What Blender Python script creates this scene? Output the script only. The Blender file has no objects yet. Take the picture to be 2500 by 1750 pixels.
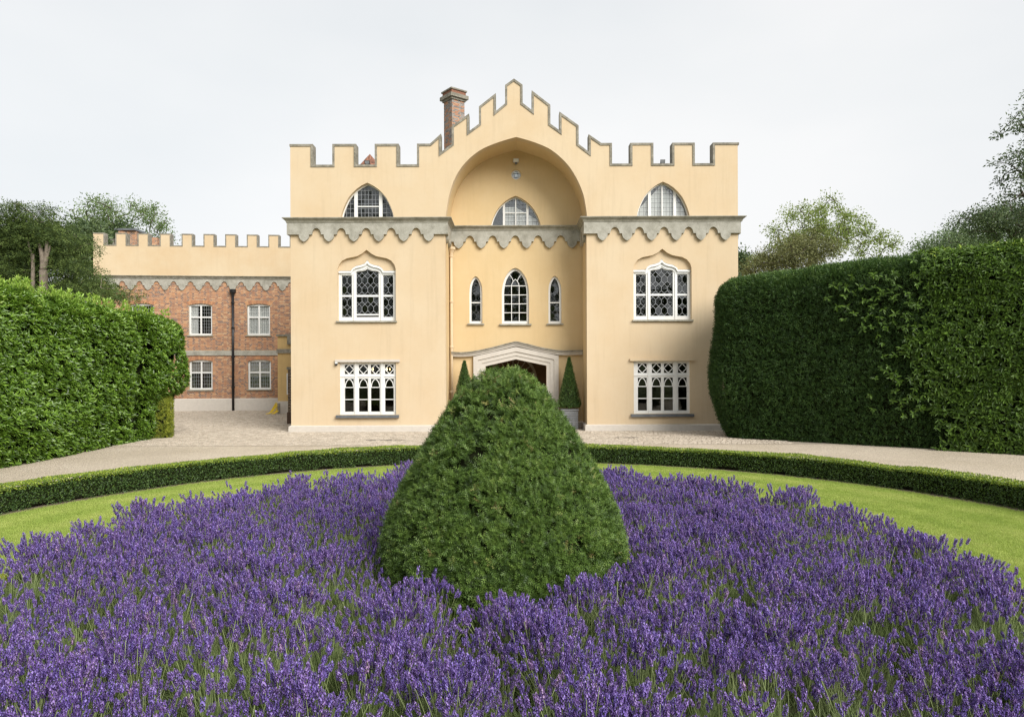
import bpy, math, random
import numpy as np
from mathutils import Vector, Matrix
from mathutils.geometry import tessellate_polygon

random.seed(7)
RNG = np.random.default_rng(7)
SC = bpy.context.scene
COL = SC.collection
R = math.radians

# ------------------------------------------------------------------ camera
FPX, HC = 1700.0, 2.63          # focal length in photo pixels, eye height
cam = bpy.data.cameras.new('camera')
camo = bpy.data.objects.new('camera', cam)
COL.objects.link(camo)
camo.location = (0, 0, HC)
camo.rotation_euler = (R(90), R(0.215), 0)
cam.sensor_width = 36
cam.lens = 36 * FPX / 2500
cam.shift_y = 20 / 2500
cam.clip_start = 0.05
cam.clip_end = 3000
SC.camera = camo

# ------------------------------------------------------------------ world, sun, exposure
SUN_EL, SUN_AZ = 34, 141        # azimuth clockwise from +Y
world = bpy.data.worlds.new('World')
SC.world = world
world.use_nodes = True
wn, wl = world.node_tree.nodes, world.node_tree.links
wn.clear()
w_out = wn.new('ShaderNodeOutputWorld')
w_bg = wn.new('ShaderNodeBackground')
w_sky = wn.new('ShaderNodeTexSky')
w_sky.sky_type = 'NISHITA'
w_sky.sun_disc = False
w_sky.sun_elevation = R(SUN_EL)
w_sky.sun_rotation = R(SUN_AZ)
w_sky.dust_density = 4.0
w_hsv = wn.new('ShaderNodeHueSaturation')
w_hsv.inputs['Saturation'].default_value = 0.12
w_tc = wn.new('ShaderNodeTexCoord')
w_map = wn.new('ShaderNodeMapping')
w_map.inputs['Scale'].default_value = (1.0, 1.0, 2.2)
w_noise = wn.new('ShaderNodeTexNoise')
w_noise.inputs['Scale'].default_value = 1.3
w_noise.inputs['Detail'].default_value = 5
w_noise.inputs['Roughness'].default_value = 0.45
w_ramp = wn.new('ShaderNodeValToRGB')
w_ramp.color_ramp.elements[0].position = 0.30
w_ramp.color_ramp.elements[0].color = (2.62, 2.79, 2.93, 1)
w_ramp.color_ramp.elements[1].position = 0.66
w_ramp.color_ramp.elements[1].color = (3.36, 3.38, 3.40, 1)
w_mix = wn.new('ShaderNodeMix')
w_mix.data_type = 'RGBA'
w_mix.inputs['Factor'].default_value = 0.88      # the cloud sheet covers the blue
wl.new(w_tc.outputs['Generated'], w_map.inputs['Vector'])
wl.new(w_map.outputs['Vector'], w_noise.inputs['Vector'])
wl.new(w_noise.outputs['Fac'], w_ramp.inputs['Fac'])
wl.new(w_sky.outputs['Color'], w_hsv.inputs['Color'])
wl.new(w_hsv.outputs['Color'], w_mix.inputs['A'])
wl.new(w_ramp.outputs['Color'], w_mix.inputs['B'])
wl.new(w_mix.outputs['Result'], w_bg.inputs['Color'])
w_bg.inputs['Strength'].default_value = 0.10
wl.new(w_bg.outputs['Background'], w_out.inputs['Surface'])

sun = bpy.data.lights.new('sun', 'SUN')
sun.energy = 1.5
sun.angle = R(38)
sun.color = (1.0, 0.965, 0.91)
suno = bpy.data.objects.new('sun', sun)
COL.objects.link(suno)
_d = Vector((math.sin(R(SUN_AZ)) * math.cos(R(SUN_EL)), math.cos(R(SUN_AZ)) * math.cos(R(SUN_EL)), math.sin(R(SUN_EL))))
suno.rotation_euler = _d.to_track_quat('Z', 'Y').to_euler()
suno.location = (20, -30, 40)

SC.view_settings.view_transform = 'Standard'
SC.view_settings.look = 'None'
SC.view_settings.gamma = 1
SC.view_settings.exposure = 1.5
SC.view_settings.use_curve_mapping = False
SC.cycles.max_bounces = 7
SC.cycles.use_denoising = True
SC.cycles.denoising_prefilter = 'NONE'
SC.cycles.denoising_input_passes = 'RGB_ALBEDO_NORMAL'
SC.cycles.filter_width = 1.4
SC.cycles.sample_clamp_indirect = 4.0
SC.cycles.diffuse_bounces = 5
SC.cycles.glossy_bounces = 2
SC.cycles.transmission_bounces = 3
SC.cycles.transparent_max_bounces = 8
SC.cycles.caustics_reflective = False
SC.cycles.caustics_refractive = False
SC.cycles.use_adaptive_sampling = False
try:
    SC.cycles.sampling_pattern = 'BLUE_NOISE'
except Exception:
    pass

# ------------------------------------------------------------------ materials
MATS = {}


def node_mat(name):
    m = bpy.data.materials.new(name)
    m.use_nodes = True
    nt = m.node_tree
    b = nt.nodes['Principled BSDF']
    return m, nt, nt.nodes, nt.links, b


def pos_coord(N):
    return N.new('ShaderNodeNewGeometry').outputs['Position']


def noise(N, L, vec, scale, detail=4, rough=0.55, sx=None):
    if sx is not None:
        mp = N.new('ShaderNodeMapping')
        mp.inputs['Scale'].default_value = sx
        L.new(vec, mp.inputs['Vector'])
        vec = mp.outputs['Vector']
    n = N.new('ShaderNodeTexNoise')
    n.inputs['Scale'].default_value = scale
    n.inputs['Detail'].default_value = detail
    n.inputs['Roughness'].default_value = rough
    L.new(vec, n.inputs['Vector'])
    return n.outputs['Fac']


def ramp(N, L, fac, stops):
    r = N.new('ShaderNodeValToRGB')
    e = r.color_ramp.elements
    e[0].position, e[0].color = stops[0][0], (*stops[0][1], 1)
    e[1].position, e[1].color = stops[-1][0], (*stops[-1][1], 1)
    for p, c in stops[1:-1]:
        k = e.new(p)
        k.color = (*c, 1)
    L.new(fac, r.inputs['Fac'])
    return r.outputs['Color']


def mixc(N, L, fac, a, b, mode='MIX'):
    m = N.new('ShaderNodeMix')
    m.data_type = 'RGBA'
    m.blend_type = mode
    for sock, v in (('Factor', fac), ('A', a), ('B', b)):
        if isinstance(v, (int, float)):
            m.inputs[sock].default_value = v
        elif isinstance(v, tuple):
            m.inputs[sock].default_value = (*v, 1)
        else:
            L.new(v, m.inputs[sock])
    return m.outputs['Result']


def bump(N, L, b, h, strength, dist):
    k = N.new('ShaderNodeBump')
    k.inputs['Strength'].default_value = strength
    k.inputs['Distance'].default_value = dist
    L.new(h, k.inputs['Height'])
    L.new(k.outputs['Normal'], b.inputs['Normal'])


def m_stucco(name, c, c2, dirt=0.35):
    m, nt, N, L, b = node_mat(name)
    p = pos_coord(N)
    a = noise(N, L, p, 0.55, 6, 0.6)
    base = ramp(N, L, a, [(0.32, c2), (0.62, c)])
    streak = noise(N, L, p, 1.0, 5, 0.65, (5.0, 5.0, 0.35))
    sf = ramp(N, L, streak, [(0.52, (0, 0, 0)), (0.8, (dirt,) * 3)])
    col = mixc(N, L, sf, base, tuple(v * 0.72 for v in c2))
    blot = noise(N, L, p, 6.0, 4, 0.7)
    col = mixc(N, L, 0.06, col, ramp(N, L, blot, [(0.3, tuple(v * 0.7 for v in c)), (0.7, tuple(min(1, v * 1.12) for v in c))]))
    # stains and blotches come from two noises, spread over the whole wall
    L.new(col, b.inputs['Base Color'])
    b.inputs['Roughness'].default_value = 0.9
    b.inputs['Specular IOR Level'].default_value = 0.2
    f = noise(N, L, p, 40, 5, 0.7)
    w = noise(N, L, p, 1.6, 3, 0.5)
    add = N.new('ShaderNodeMath')
    add.operation = 'MULTIPLY_ADD'
    L.new(w, add.inputs[0])
    add.inputs[1].default_value = 4.0
    L.new(f, add.inputs[2])
    bump(N, L, b, add.outputs[0], 0.12, 0.01)
    return m


def m_stone(name, stops, scale=3.0, rough=0.9, bstr=0.5):
    m, nt, N, L, b = node_mat(name)
    p = pos_coord(N)
    a = noise(N, L, p, scale, 8, 0.68)
    col = ramp(N, L, a, stops)
    sp = noise(N, L, p, 55, 3, 0.6)
    col = mixc(N, L, 0.22, col, ramp(N, L, sp, [(0.35, tuple(v * 0.45 for v in stops[0][1])), (0.65, tuple(min(1, v * 1.25) for v in stops[-1][1]))]))
    L.new(col, b.inputs['Base Color'])
    b.inputs['Roughness'].default_value = rough
    b.inputs['Specular IOR Level'].default_value = 0.25
    bump(N, L, b, noise(N, L, p, 30, 5, 0.7), bstr, 0.012)
    return m


def m_plain(name, c, rough=0.5, spec=0.4, var=0.08, metal=0.0):
    m, nt, N, L, b = node_mat(name)
    p = pos_coord(N)
    a = noise(N, L, p, 7, 4, 0.6)
    L.new(ramp(N, L, a, [(0.3, tuple(v * (1 - var) for v in c)), (0.7, tuple(min(1, v * (1 + var)) for v in c))]), b.inputs['Base Color'])
    b.inputs['Roughness'].default_value = rough
    b.inputs['Specular IOR Level'].default_value = spec
    b.inputs['Metallic'].default_value = metal
    return m


def m_attr(name, stops, rough=0.9, spec=0.2, attr='rnd', grain=25, gamt=0.18, transl=0.0, tcol=None, patch=None, bstr=0.0):
    """colour picked per piece from its own stored number"""
    m, nt, N, L, b = node_mat(name)
    at = N.new('ShaderNodeAttribute')
    at.attribute_name = attr
    fac = at.outputs['Fac']
    p = pos_coord(N)
    if patch:
        a = noise(N, L, p, patch[0], 3, 0.6)
        mm = N.new('ShaderNodeMath')
        mm.operation = 'MULTIPLY_ADD'
        L.new(a, mm.inputs[0])
        mm.inputs[1].default_value = patch[1]
        s2 = N.new('ShaderNodeMath')
        s2.operation = 'ADD'
        L.new(fac, s2.inputs[0])
        s2.inputs[1].default_value = -patch[1] * 0.5
        L.new(s2.outputs[0], mm.inputs[2])
        fac = mm.outputs[0]
    col = ramp(N, L, fac, stops)
    if gamt:
        g = noise(N, L, p, grain, 3, 0.6)
        col = mixc(N, L, gamt, col, ramp(N, L, g, [(0.3, (0.02, 0.02, 0.02)), (0.75, (1, 1, 1))]), 'OVERLAY')
    L.new(col, b.inputs['Base Color'])
    b.inputs['Roughness'].default_value = rough
    b.inputs['Specular IOR Level'].default_value = spec
    if bstr:
        bump(N, L, b, noise(N, L, p, grain, 4, 0.7), bstr, 0.01)
    if transl:
        t = N.new('ShaderNodeBsdfTranslucent')
        if tcol:
            L.new(mixc(N, L, 0.5, col, tcol), t.inputs['Color'])
        else:
            L.new(col, t.inputs['Color'])
        ms = N.new('ShaderNodeMixShader')
        ms.inputs['Fac'].default_value = transl
        L.new(b.outputs['BSDF'], ms.inputs[1])
        L.new(t.outputs['BSDF'], ms.inputs[2])
        L.new(ms.outputs['Shader'], N['Material Output'].inputs['Surface'])
    return m


def m_glass(name, ior=2.1, tint=(0.8, 0.84, 0.82), wave=0.0):
    m, nt, N, L, b = node_mat(name)
    N.remove(b)
    f0_ = ((ior - 1) / (ior + 1)) ** 2
    lw_ = N.new('ShaderNodeLayerWeight')
    pw = N.new('ShaderNodeMath')
    pw.operation = 'POWER'
    L.new(lw_.outputs['Facing'], pw.inputs[0])
    pw.inputs[1].default_value = 5.0
    fr = N.new('ShaderNodeMath')
    fr.operation = 'MULTIPLY_ADD'
    L.new(pw.outputs[0], fr.inputs[0])
    fr.inputs[1].default_value = 1 - f0_
    fr.inputs[2].default_value = f0_
    tr = N.new('ShaderNodeBsdfTransparent')
    tr.inputs['Color'].default_value = (*tint, 1)
    gl = N.new('ShaderNodeBsdfGlossy')
    gl.inputs['Roughness'].default_value = 0.03
    gl.inputs['Color'].default_value = (0.92, 0.95, 0.95, 1)
    ms = N.new('ShaderNodeMixShader')
    L.new(fr.outputs[0], ms.inputs['Fac'])
    L.new(tr.outputs['BSDF'], ms.inputs[1])
    L.new(gl.outputs['BSDF'], ms.inputs[2])
    if wave:
        p = pos_coord(N)
        k = N.new('ShaderNodeBump')
        k.inputs['Strength'].default_value = wave
        k.inputs['Distance'].default_value = 0.02
        L.new(noise(N, L, p, 6, 2, 0.5), k.inputs['Height'])
        L.new(k.outputs['Normal'], gl.inputs['Normal'])
    L.new(ms.outputs['Shader'], N['Material Output'].inputs['Surface'])
    return m


def m_emit(name, c, s):
    m, nt, N, L, b = node_mat(name)
    b.inputs['Base Color'].default_value = (*c, 1)
    b.inputs['Emission Color'].default_value = (*c, 1)
    b.inputs['Emission Strength'].default_value = s
    return m


M = MATS
M['stucco'] = m_stucco('yellow_stucco', (0.622, 0.502, 0.345), (0.597, 0.460, 0.296), 0.32)
M['stucco_recess_bounce'] = m_stucco('recess_light_stucco', (0.632, 0.485, 0.282), (0.605, 0.448, 0.245), 0.26)  # deeper yellow puts the warm bounce light of the recess into the colour
M['stucco_wing'] = m_stucco('pale_stucco', (0.61, 0.495, 0.335), (0.575, 0.435, 0.27), 0.18)
M['stucco_old'] = m_stucco('ochre_stucco', (0.62, 0.44, 0.20), (0.52, 0.36, 0.16), 0.6)
M['cream'] = m_plain('cream_paint', (0.57, 0.525, 0.465), 0.7, 0.3, 0.05)
M['white'] = m_plain('white_paint', (0.74, 0.74, 0.72), 0.35, 0.5, 0.03)
M['stone'] = m_stone('grey_stone', [(0.30, (0.20, 0.19, 0.155)), (0.5, (0.36, 0.345, 0.29)), (0.68, (0.47, 0.455, 0.40))], 2.2)
M['coping'] = m_stone('weathered_coping', [(0.30, (0.10, 0.092, 0.072)), (0.5, (0.235, 0.215, 0.17)), (0.7, (0.38, 0.355, 0.30))], 5.0)
M['slate'] = m_stone('slate_sill', [(0.3, (0.09, 0.10, 0.11)), (0.7, (0.17, 0.18, 0.19))], 4, 0.6)
M['cornice'] = m_stone('cornice_stone', [(0.30, (0.16, 0.15, 0.11)), (0.5, (0.29, 0.275, 0.22)), (0.7, (0.42, 0.40, 0.34))], 3.2)
M['mortar'] = m_stone('lime_mortar', [(0.3, (0.38, 0.32, 0.24)), (0.7, (0.50, 0.43, 0.33))], 8)
M['brick'] = m_attr('red_brick', [(0.0, (0.19, 0.13, 0.11)), (0.14, (0.25, 0.155, 0.125)), (0.22, (0.35, 0.175, 0.105)), (0.55, (0.42, 0.21, 0.12)),
                                  (0.85, (0.52, 0.27, 0.14)), (1.0, (0.56, 0.37, 0.22))], 0.92, 0.15, grain=30, gamt=0.15, patch=(0.5, 0.12), bstr=0.2)
M['brick_grey'] = m_attr('chequer_brick', [(0.0, (0.16, 0.15, 0.15)), (0.45, (0.30, 0.27, 0.26)), (0.5, (0.36, 0.17, 0.11)), (1.0, (0.48, 0.26, 0.16))], 0.9, 0.15, grain=30, gamt=0.3)
M['brick_dark'] = m_attr('old_dark_brick', [(0.0, (0.05, 0.04, 0.03)), (1.0, (0.16, 0.10, 0.07))], 0.95, 0.1, grain=30, gamt=0.3)
M['sett'] = m_attr('sett_stone', [(0.0, (0.37, 0.315, 0.25)), (0.5, (0.445, 0.385, 0.31)), (1.0, (0.54, 0.47, 0.385))], 0.85, 0.25, grain=20, gamt=0.25, patch=(0.35, 0.5), bstr=0.3)
M['lead'] = m_plain('lead_came', (0.30, 0.31, 0.32), 0.5, 0.4, 0.15)
M['dark_lead'] = m_plain('dark_lead_came', (0.10, 0.105, 0.11), 0.5, 0.4, 0.15)
M['black'] = m_plain('black_iron', (0.012, 0.012, 0.014), 0.35, 0.5, 0.1)
M['grey_metal'] = m_plain('grey_metal', (0.12, 0.12, 0.12), 0.5, 0.5, 0.1)
M['planter'] = m_stone('lead_planter', [(0.3, (0.13, 0.135, 0.14)), (0.7, (0.24, 0.245, 0.25))], 6, 0.6)
M['room'] = m_plain('dark_room', (0.10, 0.076, 0.052), 0.9, 0.1, 0.3)
M['blind'] = m_plain('linen_blind', (0.72, 0.72, 0.69), 0.9, 0.1, 0.06)
M['blind_grey'] = m_plain('grey_blind', (0.30, 0.27, 0.24), 0.9, 0.1, 0.06)
M['wood'] = m_stone('dark_oak', [(0.3, (0.07, 0.045, 0.025)), (0.7, (0.16, 0.10, 0.055))], 3, 0.6)
M['tile'] = m_attr('clay_tile', [(0.0, (0.14, 0.075, 0.055)), (1.0, (0.36, 0.17, 0.11))], 0.9, 0.15, grain=20, gamt=0.3)
M['roof_lead'] = m_plain('roof_lead', (0.22, 0.23, 0.24), 0.6, 0.3, 0.15)
M['glass'] = m_glass('window_glass', 1.6, (0.62, 0.62, 0.58), wave=0.05)
M['mirror_glass'] = m_glass('landing_glass', 2.3, wave=0.04)
M['clear_glass'] = m_glass('clear_leaded_glass', 2.5, (0.93, 0.95, 0.95), wave=0.2)
M['old_glass'] = m_glass('old_leaded_glass', 1.95, (0.7, 0.73, 0.7), wave=0.35)
M['glow'] = m_emit('candle_bulb', (1.0, 0.72, 0.30), 3.0)
M['brass'] = m_plain('brass', (0.55, 0.36, 0.10), 0.3, 0.5, 0.1, 0.9)
M['yellow_hose'] = m_plain('yellow_hose', (0.70, 0.50, 0.03), 0.4, 0.5, 0.1)
M['bark'] = m_stone('bark', [(0.3, (0.045, 0.038, 0.028)), (0.7, (0.12, 0.10, 0.075))], 9, 0.95, 0.9)
M['pale_bark'] = m_stone('pale_bark', [(0.3, (0.10, 0.08, 0.06)), (0.7, (0.28, 0.235, 0.185))], 6, 0.95, 0.9)
M['inner'] = m_plain('shaded_inner_twigs', (0.016, 0.019, 0.009), 1.0, 0.0, 0.5)  # core of branches, with the shade among them put into the dark colour

# ---- foliage
M['laurel'] = m_attr('laurel_leaf', [(0.0, (0.048, 0.104, 0.014)), (0.45, (0.140, 0.255, 0.028)), (0.8, (0.255, 0.405, 0.060)), (1.0, (0.42, 0.56, 0.12))], 0.32, 0.5, gamt=0, transl=0.22, tcol=(0.20, 0.36, 0.03), patch=(0.7, 0.3))
M['laurel_dark'] = m_attr('portugal_laurel_leaf', [(0.0, (0.032, 0.066, 0.010)), (0.5, (0.080, 0.148, 0.020)), (0.85, (0.145, 0.245, 0.036)), (1.0, (0.36, 0.46, 0.06))], 0.45, 0.3, gamt=0, transl=0.2, tcol=(0.15, 0.28, 0.03), patch=(0.8, 0.3))
M['yew'] = m_attr('yew_needle', [(0.0, (0.022, 0.050, 0.015)), (0.5, (0.052, 0.108, 0.026)), (0.85, (0.095, 0.175, 0.038)), (1.0, (0.19, 0.28, 0.065))], 0.5, 0.3, gamt=0, transl=0.15, tcol=(0.08, 0.16, 0.02), patch=(0.9, 0.35))
M['yew_topiary'] = m_attr('clipped_yew_needle', [(0.0, (0.036, 0.070, 0.016)), (0.45, (0.110, 0.190, 0.036)), (0.82, (0.190, 0.290, 0.060)), (0.93, (0.29, 0.38, 0.10)), (1.0, (0.36, 0.26, 0.11))], 0.45, 0.35, gamt=0, transl=0.2, tcol=(0.16, 0.26, 0.03), patch=(1.6, 0.35))
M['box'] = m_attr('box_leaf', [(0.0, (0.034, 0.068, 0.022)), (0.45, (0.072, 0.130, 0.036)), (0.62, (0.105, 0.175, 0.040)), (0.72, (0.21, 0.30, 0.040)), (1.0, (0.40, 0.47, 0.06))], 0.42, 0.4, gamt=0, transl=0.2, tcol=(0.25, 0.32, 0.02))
M['golden'] = m_attr('golden_box_leaf', [(0.0, (0.149, 0.184, 0.017)), (0.5, (0.368, 0.414, 0.023)), (1.0, (0.575, 0.575, 0.034))], 0.45, 0.35, gamt=0, transl=0.25, tcol=(0.45, 0.45, 0.02))
M['golden_conifer'] = m_attr('golden_conifer_leaf', [(0.0, (0.078, 0.111, 0.016)), (0.5, (0.195, 0.247, 0.029)), (1.0, (0.468, 0.494, 0.065))], 0.5, 0.3, gamt=0, transl=0.2, tcol=(0.35, 0.36, 0.03), patch=(1.5, 0.6))
M['tree_yew'] = m_attr('dark_conifer_leaf', [(0.0, (0.026, 0.048, 0.014)), (0.5, (0.074, 0.116, 0.028)), (1.0, (0.150, 0.205, 0.050))], 0.6, 0.25, gamt=0, transl=0.2, patch=(0.5, 0.4))
M['tree_light'] = m_attr('ash_leaf', [(0.0, (0.070, 0.115, 0.035)), (0.5, (0.150, 0.225, 0.080)), (1.0, (0.25, 0.33, 0.13))], 0.55, 0.3, gamt=0, transl=0.35, tcol=(0.30, 0.40, 0.10))
M['tree_walnut'] = m_attr('walnut_leaf', [(0.0, (0.105, 0.160, 0.036)), (0.5, (0.23, 0.31, 0.075)), (1.0, (0.39, 0.47, 0.145))], 0.55, 0.3, gamt=0, transl=0.35, tcol=(0.36, 0.40, 0.10))
M['tree_brown'] = m_attr('bronze_leaf', [(0.0, (0.075, 0.085, 0.036)), (0.5, (0.17, 0.18, 0.07)), (1.0, (0.27, 0.28, 0.11))], 0.6, 0.25, gamt=0, transl=0.25)
M['tree_grey'] = m_attr('grey_green_leaf', [(0.0, (0.085, 0.140, 0.060)), (0.5, (0.185, 0.260, 0.115)), (1.0, (0.29, 0.37, 0.18))], 0.6, 0.25, gamt=0, transl=0.3)
M['tree_dark'] = m_attr('holm_oak_leaf', [(0.0, (0.034, 0.062, 0.026)), (0.5, (0.085, 0.130, 0.052)), (1.0, (0.170, 0.225, 0.090))], 0.5, 0.35, gamt=0, transl=0.2)


def m_lavender():
    m, nt, N, L, b = node_mat('lavender_floret')
    at = N.new('ShaderNodeAttribute')
    at.attribute_name = 'rnd'
    oi = N.new('ShaderNodeObjectInfo')
    col = ramp(N, L, at.outputs['Fac'], [(0.0, (0.024, 0.013, 0.054)), (0.4, (0.086, 0.049, 0.175)), (0.75, (0.25, 0.168, 0.47)), (1.0, (0.52, 0.42, 0.80))])
    tint = ramp(N, L, oi.outputs['Random'], [(0.0, (0.80, 0.80, 1.0)), (0.6, (1.0, 0.92, 1.0)), (0.97, (1.05, 0.95, 0.95)), (1.0, (1.5, 1.35, 0.9))])
    col = mixc(N, L, 1.0, col, tint, 'MULTIPLY')
    L.new(col, b.inputs['Base Color'])
    b.inputs['Roughness'].default_value = 0.65
    b.inputs['Specular IOR Level'].default_value = 0.2
    t = N.new('ShaderNodeBsdfTranslucent')
    L.new(col, t.inputs['Color'])
    ms = N.new('ShaderNodeMixShader')
    ms.inputs['Fac'].default_value = 0.2
    L.new(b.outputs['BSDF'], ms.inputs[1])
    L.new(t.outputs['BSDF'], ms.inputs[2])
    L.new(ms.outputs['Shader'], N['Material Output'].inputs['Surface'])
    return m


def m_inst_green(name, stops, transl=0.25):
    m, nt, N, L, b = node_mat(name)
    oi = N.new('ShaderNodeObjectInfo')
    col = ramp(N, L, oi.outputs['Random'], stops)
    L.new(col, b.inputs['Base Color'])
    b.inputs['Roughness'].default_value = 0.6
    b.inputs['Specular IOR Level'].default_value = 0.25
    t = N.new('ShaderNodeBsdfTranslucent')
    L.new(col, t.inputs['Color'])
    ms = N.new('ShaderNodeMixShader')
    ms.inputs['Fac'].default_value = transl
    L.new(b.outputs['BSDF'], ms.inputs[1])
    L.new(t.outputs['BSDF'], ms.inputs[2])
    L.new(ms.outputs['Shader'], N['Material Output'].inputs['Surface'])
    return m


M['lavender'] = m_lavender()
M['lav_leaf'] = m_inst_green('lavender_leaf', [(0.0, (0.13, 0.18, 0.06)), (0.5, (0.21, 0.28, 0.10)), (1.0, (0.31, 0.38, 0.16))])
M['lav_stem'] = m_inst_green('lavender_stem', [(0.0, (0.21, 0.27, 0.10)), (1.0, (0.38, 0.45, 0.20))])
M['grass_blade'] = m_inst_green('grass_blade', [(0.0, (0.285, 0.395, 0.075)), (0.5, (0.39, 0.48, 0.115)), (1.0, (0.55, 0.59, 0.20))], 0.35)
# mowing lays the grass in faint bands that follow the ring; worn spots are paler
_nt = M['grass_blade'].node_tree
_N, _L = _nt.nodes, _nt.links
_oi = [n for n in _N if n.type == 'OBJECT_INFO'][0]
_rp = [n for n in _N if n.type == 'VALTORGB'][0]
_mp = _N.new('ShaderNodeMapping')
_mp.inputs['Location'].default_value = (0, -9.4, 0)
_L.new(_oi.outputs['Location'], _mp.inputs['Vector'])
_wv = _N.new('ShaderNodeTexWave')
_wv.wave_type = 'RINGS'
_wv.rings_direction = 'Z'
_wv.inputs['Scale'].default_value = 0.30
_wv.inputs['Distortion'].default_value = 1.2
_wv.inputs['Detail'].default_value = 2
_L.new(_mp.outputs['Vector'], _wv.inputs['Vector'])
_ns = noise(_N, _L, _oi.outputs['Location'], 0.9, 4, 0.65)
_m1 = _N.new('ShaderNodeMath'); _m1.operation = 'MULTIPLY_ADD'
_L.new(_wv.outputs['Fac'], _m1.inputs[0]); _m1.inputs[1].default_value = 0.30; _m1.inputs[2].default_value = -0.55
_m2 = _N.new('ShaderNodeMath'); _m2.operation = 'MULTIPLY_ADD'
_L.new(_ns, _m2.inputs[0]); _m2.inputs[1].default_value = 1.1; _L.new(_m1.outputs[0], _m2.inputs[2])
_m3 = _N.new('ShaderNodeMath'); _m3.operation = 'MULTIPLY_ADD'
_L.new(_oi.outputs['Random'], _m3.inputs[0]); _m3.inputs[1].default_value = 0.45; _L.new(_m2.outputs[0], _m3.inputs[2])
_m4 = _N.new('ShaderNodeMath'); _m4.operation = 'ADD'
_L.new(_m3.outputs[0], _m4.inputs[0]); _m4.inputs[1].default_value = 0.12
_L.new(_m4.outputs[0], _rp.inputs['Fac'])


def m_lawn():
    m, nt, N, L, b = node_mat('mown_lawn')
    p = pos_coord(N)
    a = noise(N, L, p, 0.5, 5, 0.6)
    col = ramp(N, L, a, [(0.3, (0.29, 0.375, 0.075)), (0.55, (0.37, 0.44, 0.105)), (0.75, (0.46, 0.50, 0.16))])
    f = noise(N, L, p, 70, 4, 0.75)
    col = mixc(N, L, 0.5, col, ramp(N, L, f, [(0.3, (0.15, 0.15, 0.15)), (0.7, (0.85, 0.85, 0.85))]), 'OVERLAY')
    L.new(col, b.inputs['Base Color'])
    b.inputs['Roughness'].default_value = 0.9
    b.inputs['Specular IOR Level'].default_value = 0.15
    bump(N, L, b, f, 0.8, 0.03)
    return m


def m_gravel():
    m, nt, N, L, b = node_mat('beige_gravel')
    p = pos_coord(N)
    v = N.new('ShaderNodeTexVoronoi')
    v.inputs['Scale'].default_value = 45
    L.new(p, v.inputs['Vector'])
    big = noise(N, L, p, 0.35, 6, 0.6, (1.0, 1.0, 1.0))
    base = ramp(N, L, big, [(0.3, (0.455, 0.388, 0.295)), (0.7, (0.57, 0.495, 0.395))])
    hs = N.new('ShaderNodeSeparateColor')
    L.new(v.outputs['Color'], hs.inputs['Color'])
    col = mixc(N, L, 0.30, base, ramp(N, L, hs.outputs['Red'], [(0.0, (0.10, 0.08, 0.07)), (0.5, (0.5, 0.5, 0.5)), (1.0, (0.92, 0.9, 0.88))]), 'OVERLAY')
    L.new(col, b.inputs['Base Color'])
    b.inputs['Roughness'].default_value = 0.95
    b.inputs['Specular IOR Level'].default_value = 0.15
    bump(N, L, b, v.outputs['Distance'], 0.8, 0.02)
    return m


M['lawn'] = m_lawn()
M['gravel'] = m_gravel()
M['soil'] = m_stone('bare_soil', [(0.3, (0.10, 0.078, 0.058)), (0.7, (0.26, 0.205, 0.155))], 9, 1.0, 1.0)
M['joint'] = m_stone('sandy_joint', [(0.3, (0.30, 0.255, 0.20)), (0.7, (0.42, 0.36, 0.285))], 8, 1.0, 0.6)
M['field'] = m_stone('rough_grass', [(0.3, (0.07, 0.10, 0.025)), (0.7, (0.14, 0.18, 0.05))], 0.4, 1.0, 0.6)

# ------------------------------------------------------------------ object helpers


def link(name, mesh, mat=None, parent=None, label=None, kind=None):
    o = bpy.data.objects.new(name, mesh)
    COL.objects.link(o)
    if mat is not None and mesh is not None:
        for mm in (mat if isinstance(mat, (list, tuple)) else [mat]):
            mesh.materials.append(mm)
    if parent is not None:
        o.parent = parent
        o.matrix_parent_inverse = Matrix.Identity(4)
        o.location = -parent_loc(parent)
    if label:
        o['label'] = label
    if kind:
        o['kind'] = kind
    return o


def parent_loc(p):
    """world location of an unrotated parent chain"""
    v = Vector(p.location)
    while p.parent is not None:
        p = p.parent
        v = v + p.location
    return v


def thing(name, label, cat, loc=(0, 0, 0), group=None):
    o = bpy.data.objects.new(name, None)
    COL.objects.link(o)
    o.location = loc
    o['label'], o['category'] = label, cat
    if group:
        o['group'] = group
    return o


def tag(o, label, cat, group=None):
    o['label'], o['category'] = label, cat
    if group:
        o['group'] = group
    return o


def fast_mesh(name, V, F, rnd=None, midx=None, smooth=False):
    """V (n,3), F (m,k): one mesh; rnd is a number per vertex"""
    me = bpy.data.meshes.new(name)
    V = np.ascontiguousarray(V, dtype=np.float32)
    F = np.ascontiguousarray(F, dtype=np.int32)
    m, k = F.shape
    me.vertices.add(len(V))
    me.vertices.foreach_set('co', V.ravel())
    me.loops.add(m * k)
    me.loops.foreach_set('vertex_index', F.ravel())
    me.polygons.add(m)
    me.polygons.foreach_set('loop_start', np.arange(0, m * k, k, dtype=np.int32))
    if midx is not None:
        me.polygons.foreach_set('material_index', np.asarray(midx, dtype=np.int32))
    me.polygons.foreach_set('use_smooth', np.full(m, smooth, dtype=bool))
    if rnd is not None:
        a = me.attributes.new('rnd', 'FLOAT', 'POINT')
        a.data.foreach_set('value', np.ascontiguousarray(rnd, dtype=np.float32))
    me.update(calc_edges=True)
    return me


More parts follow.
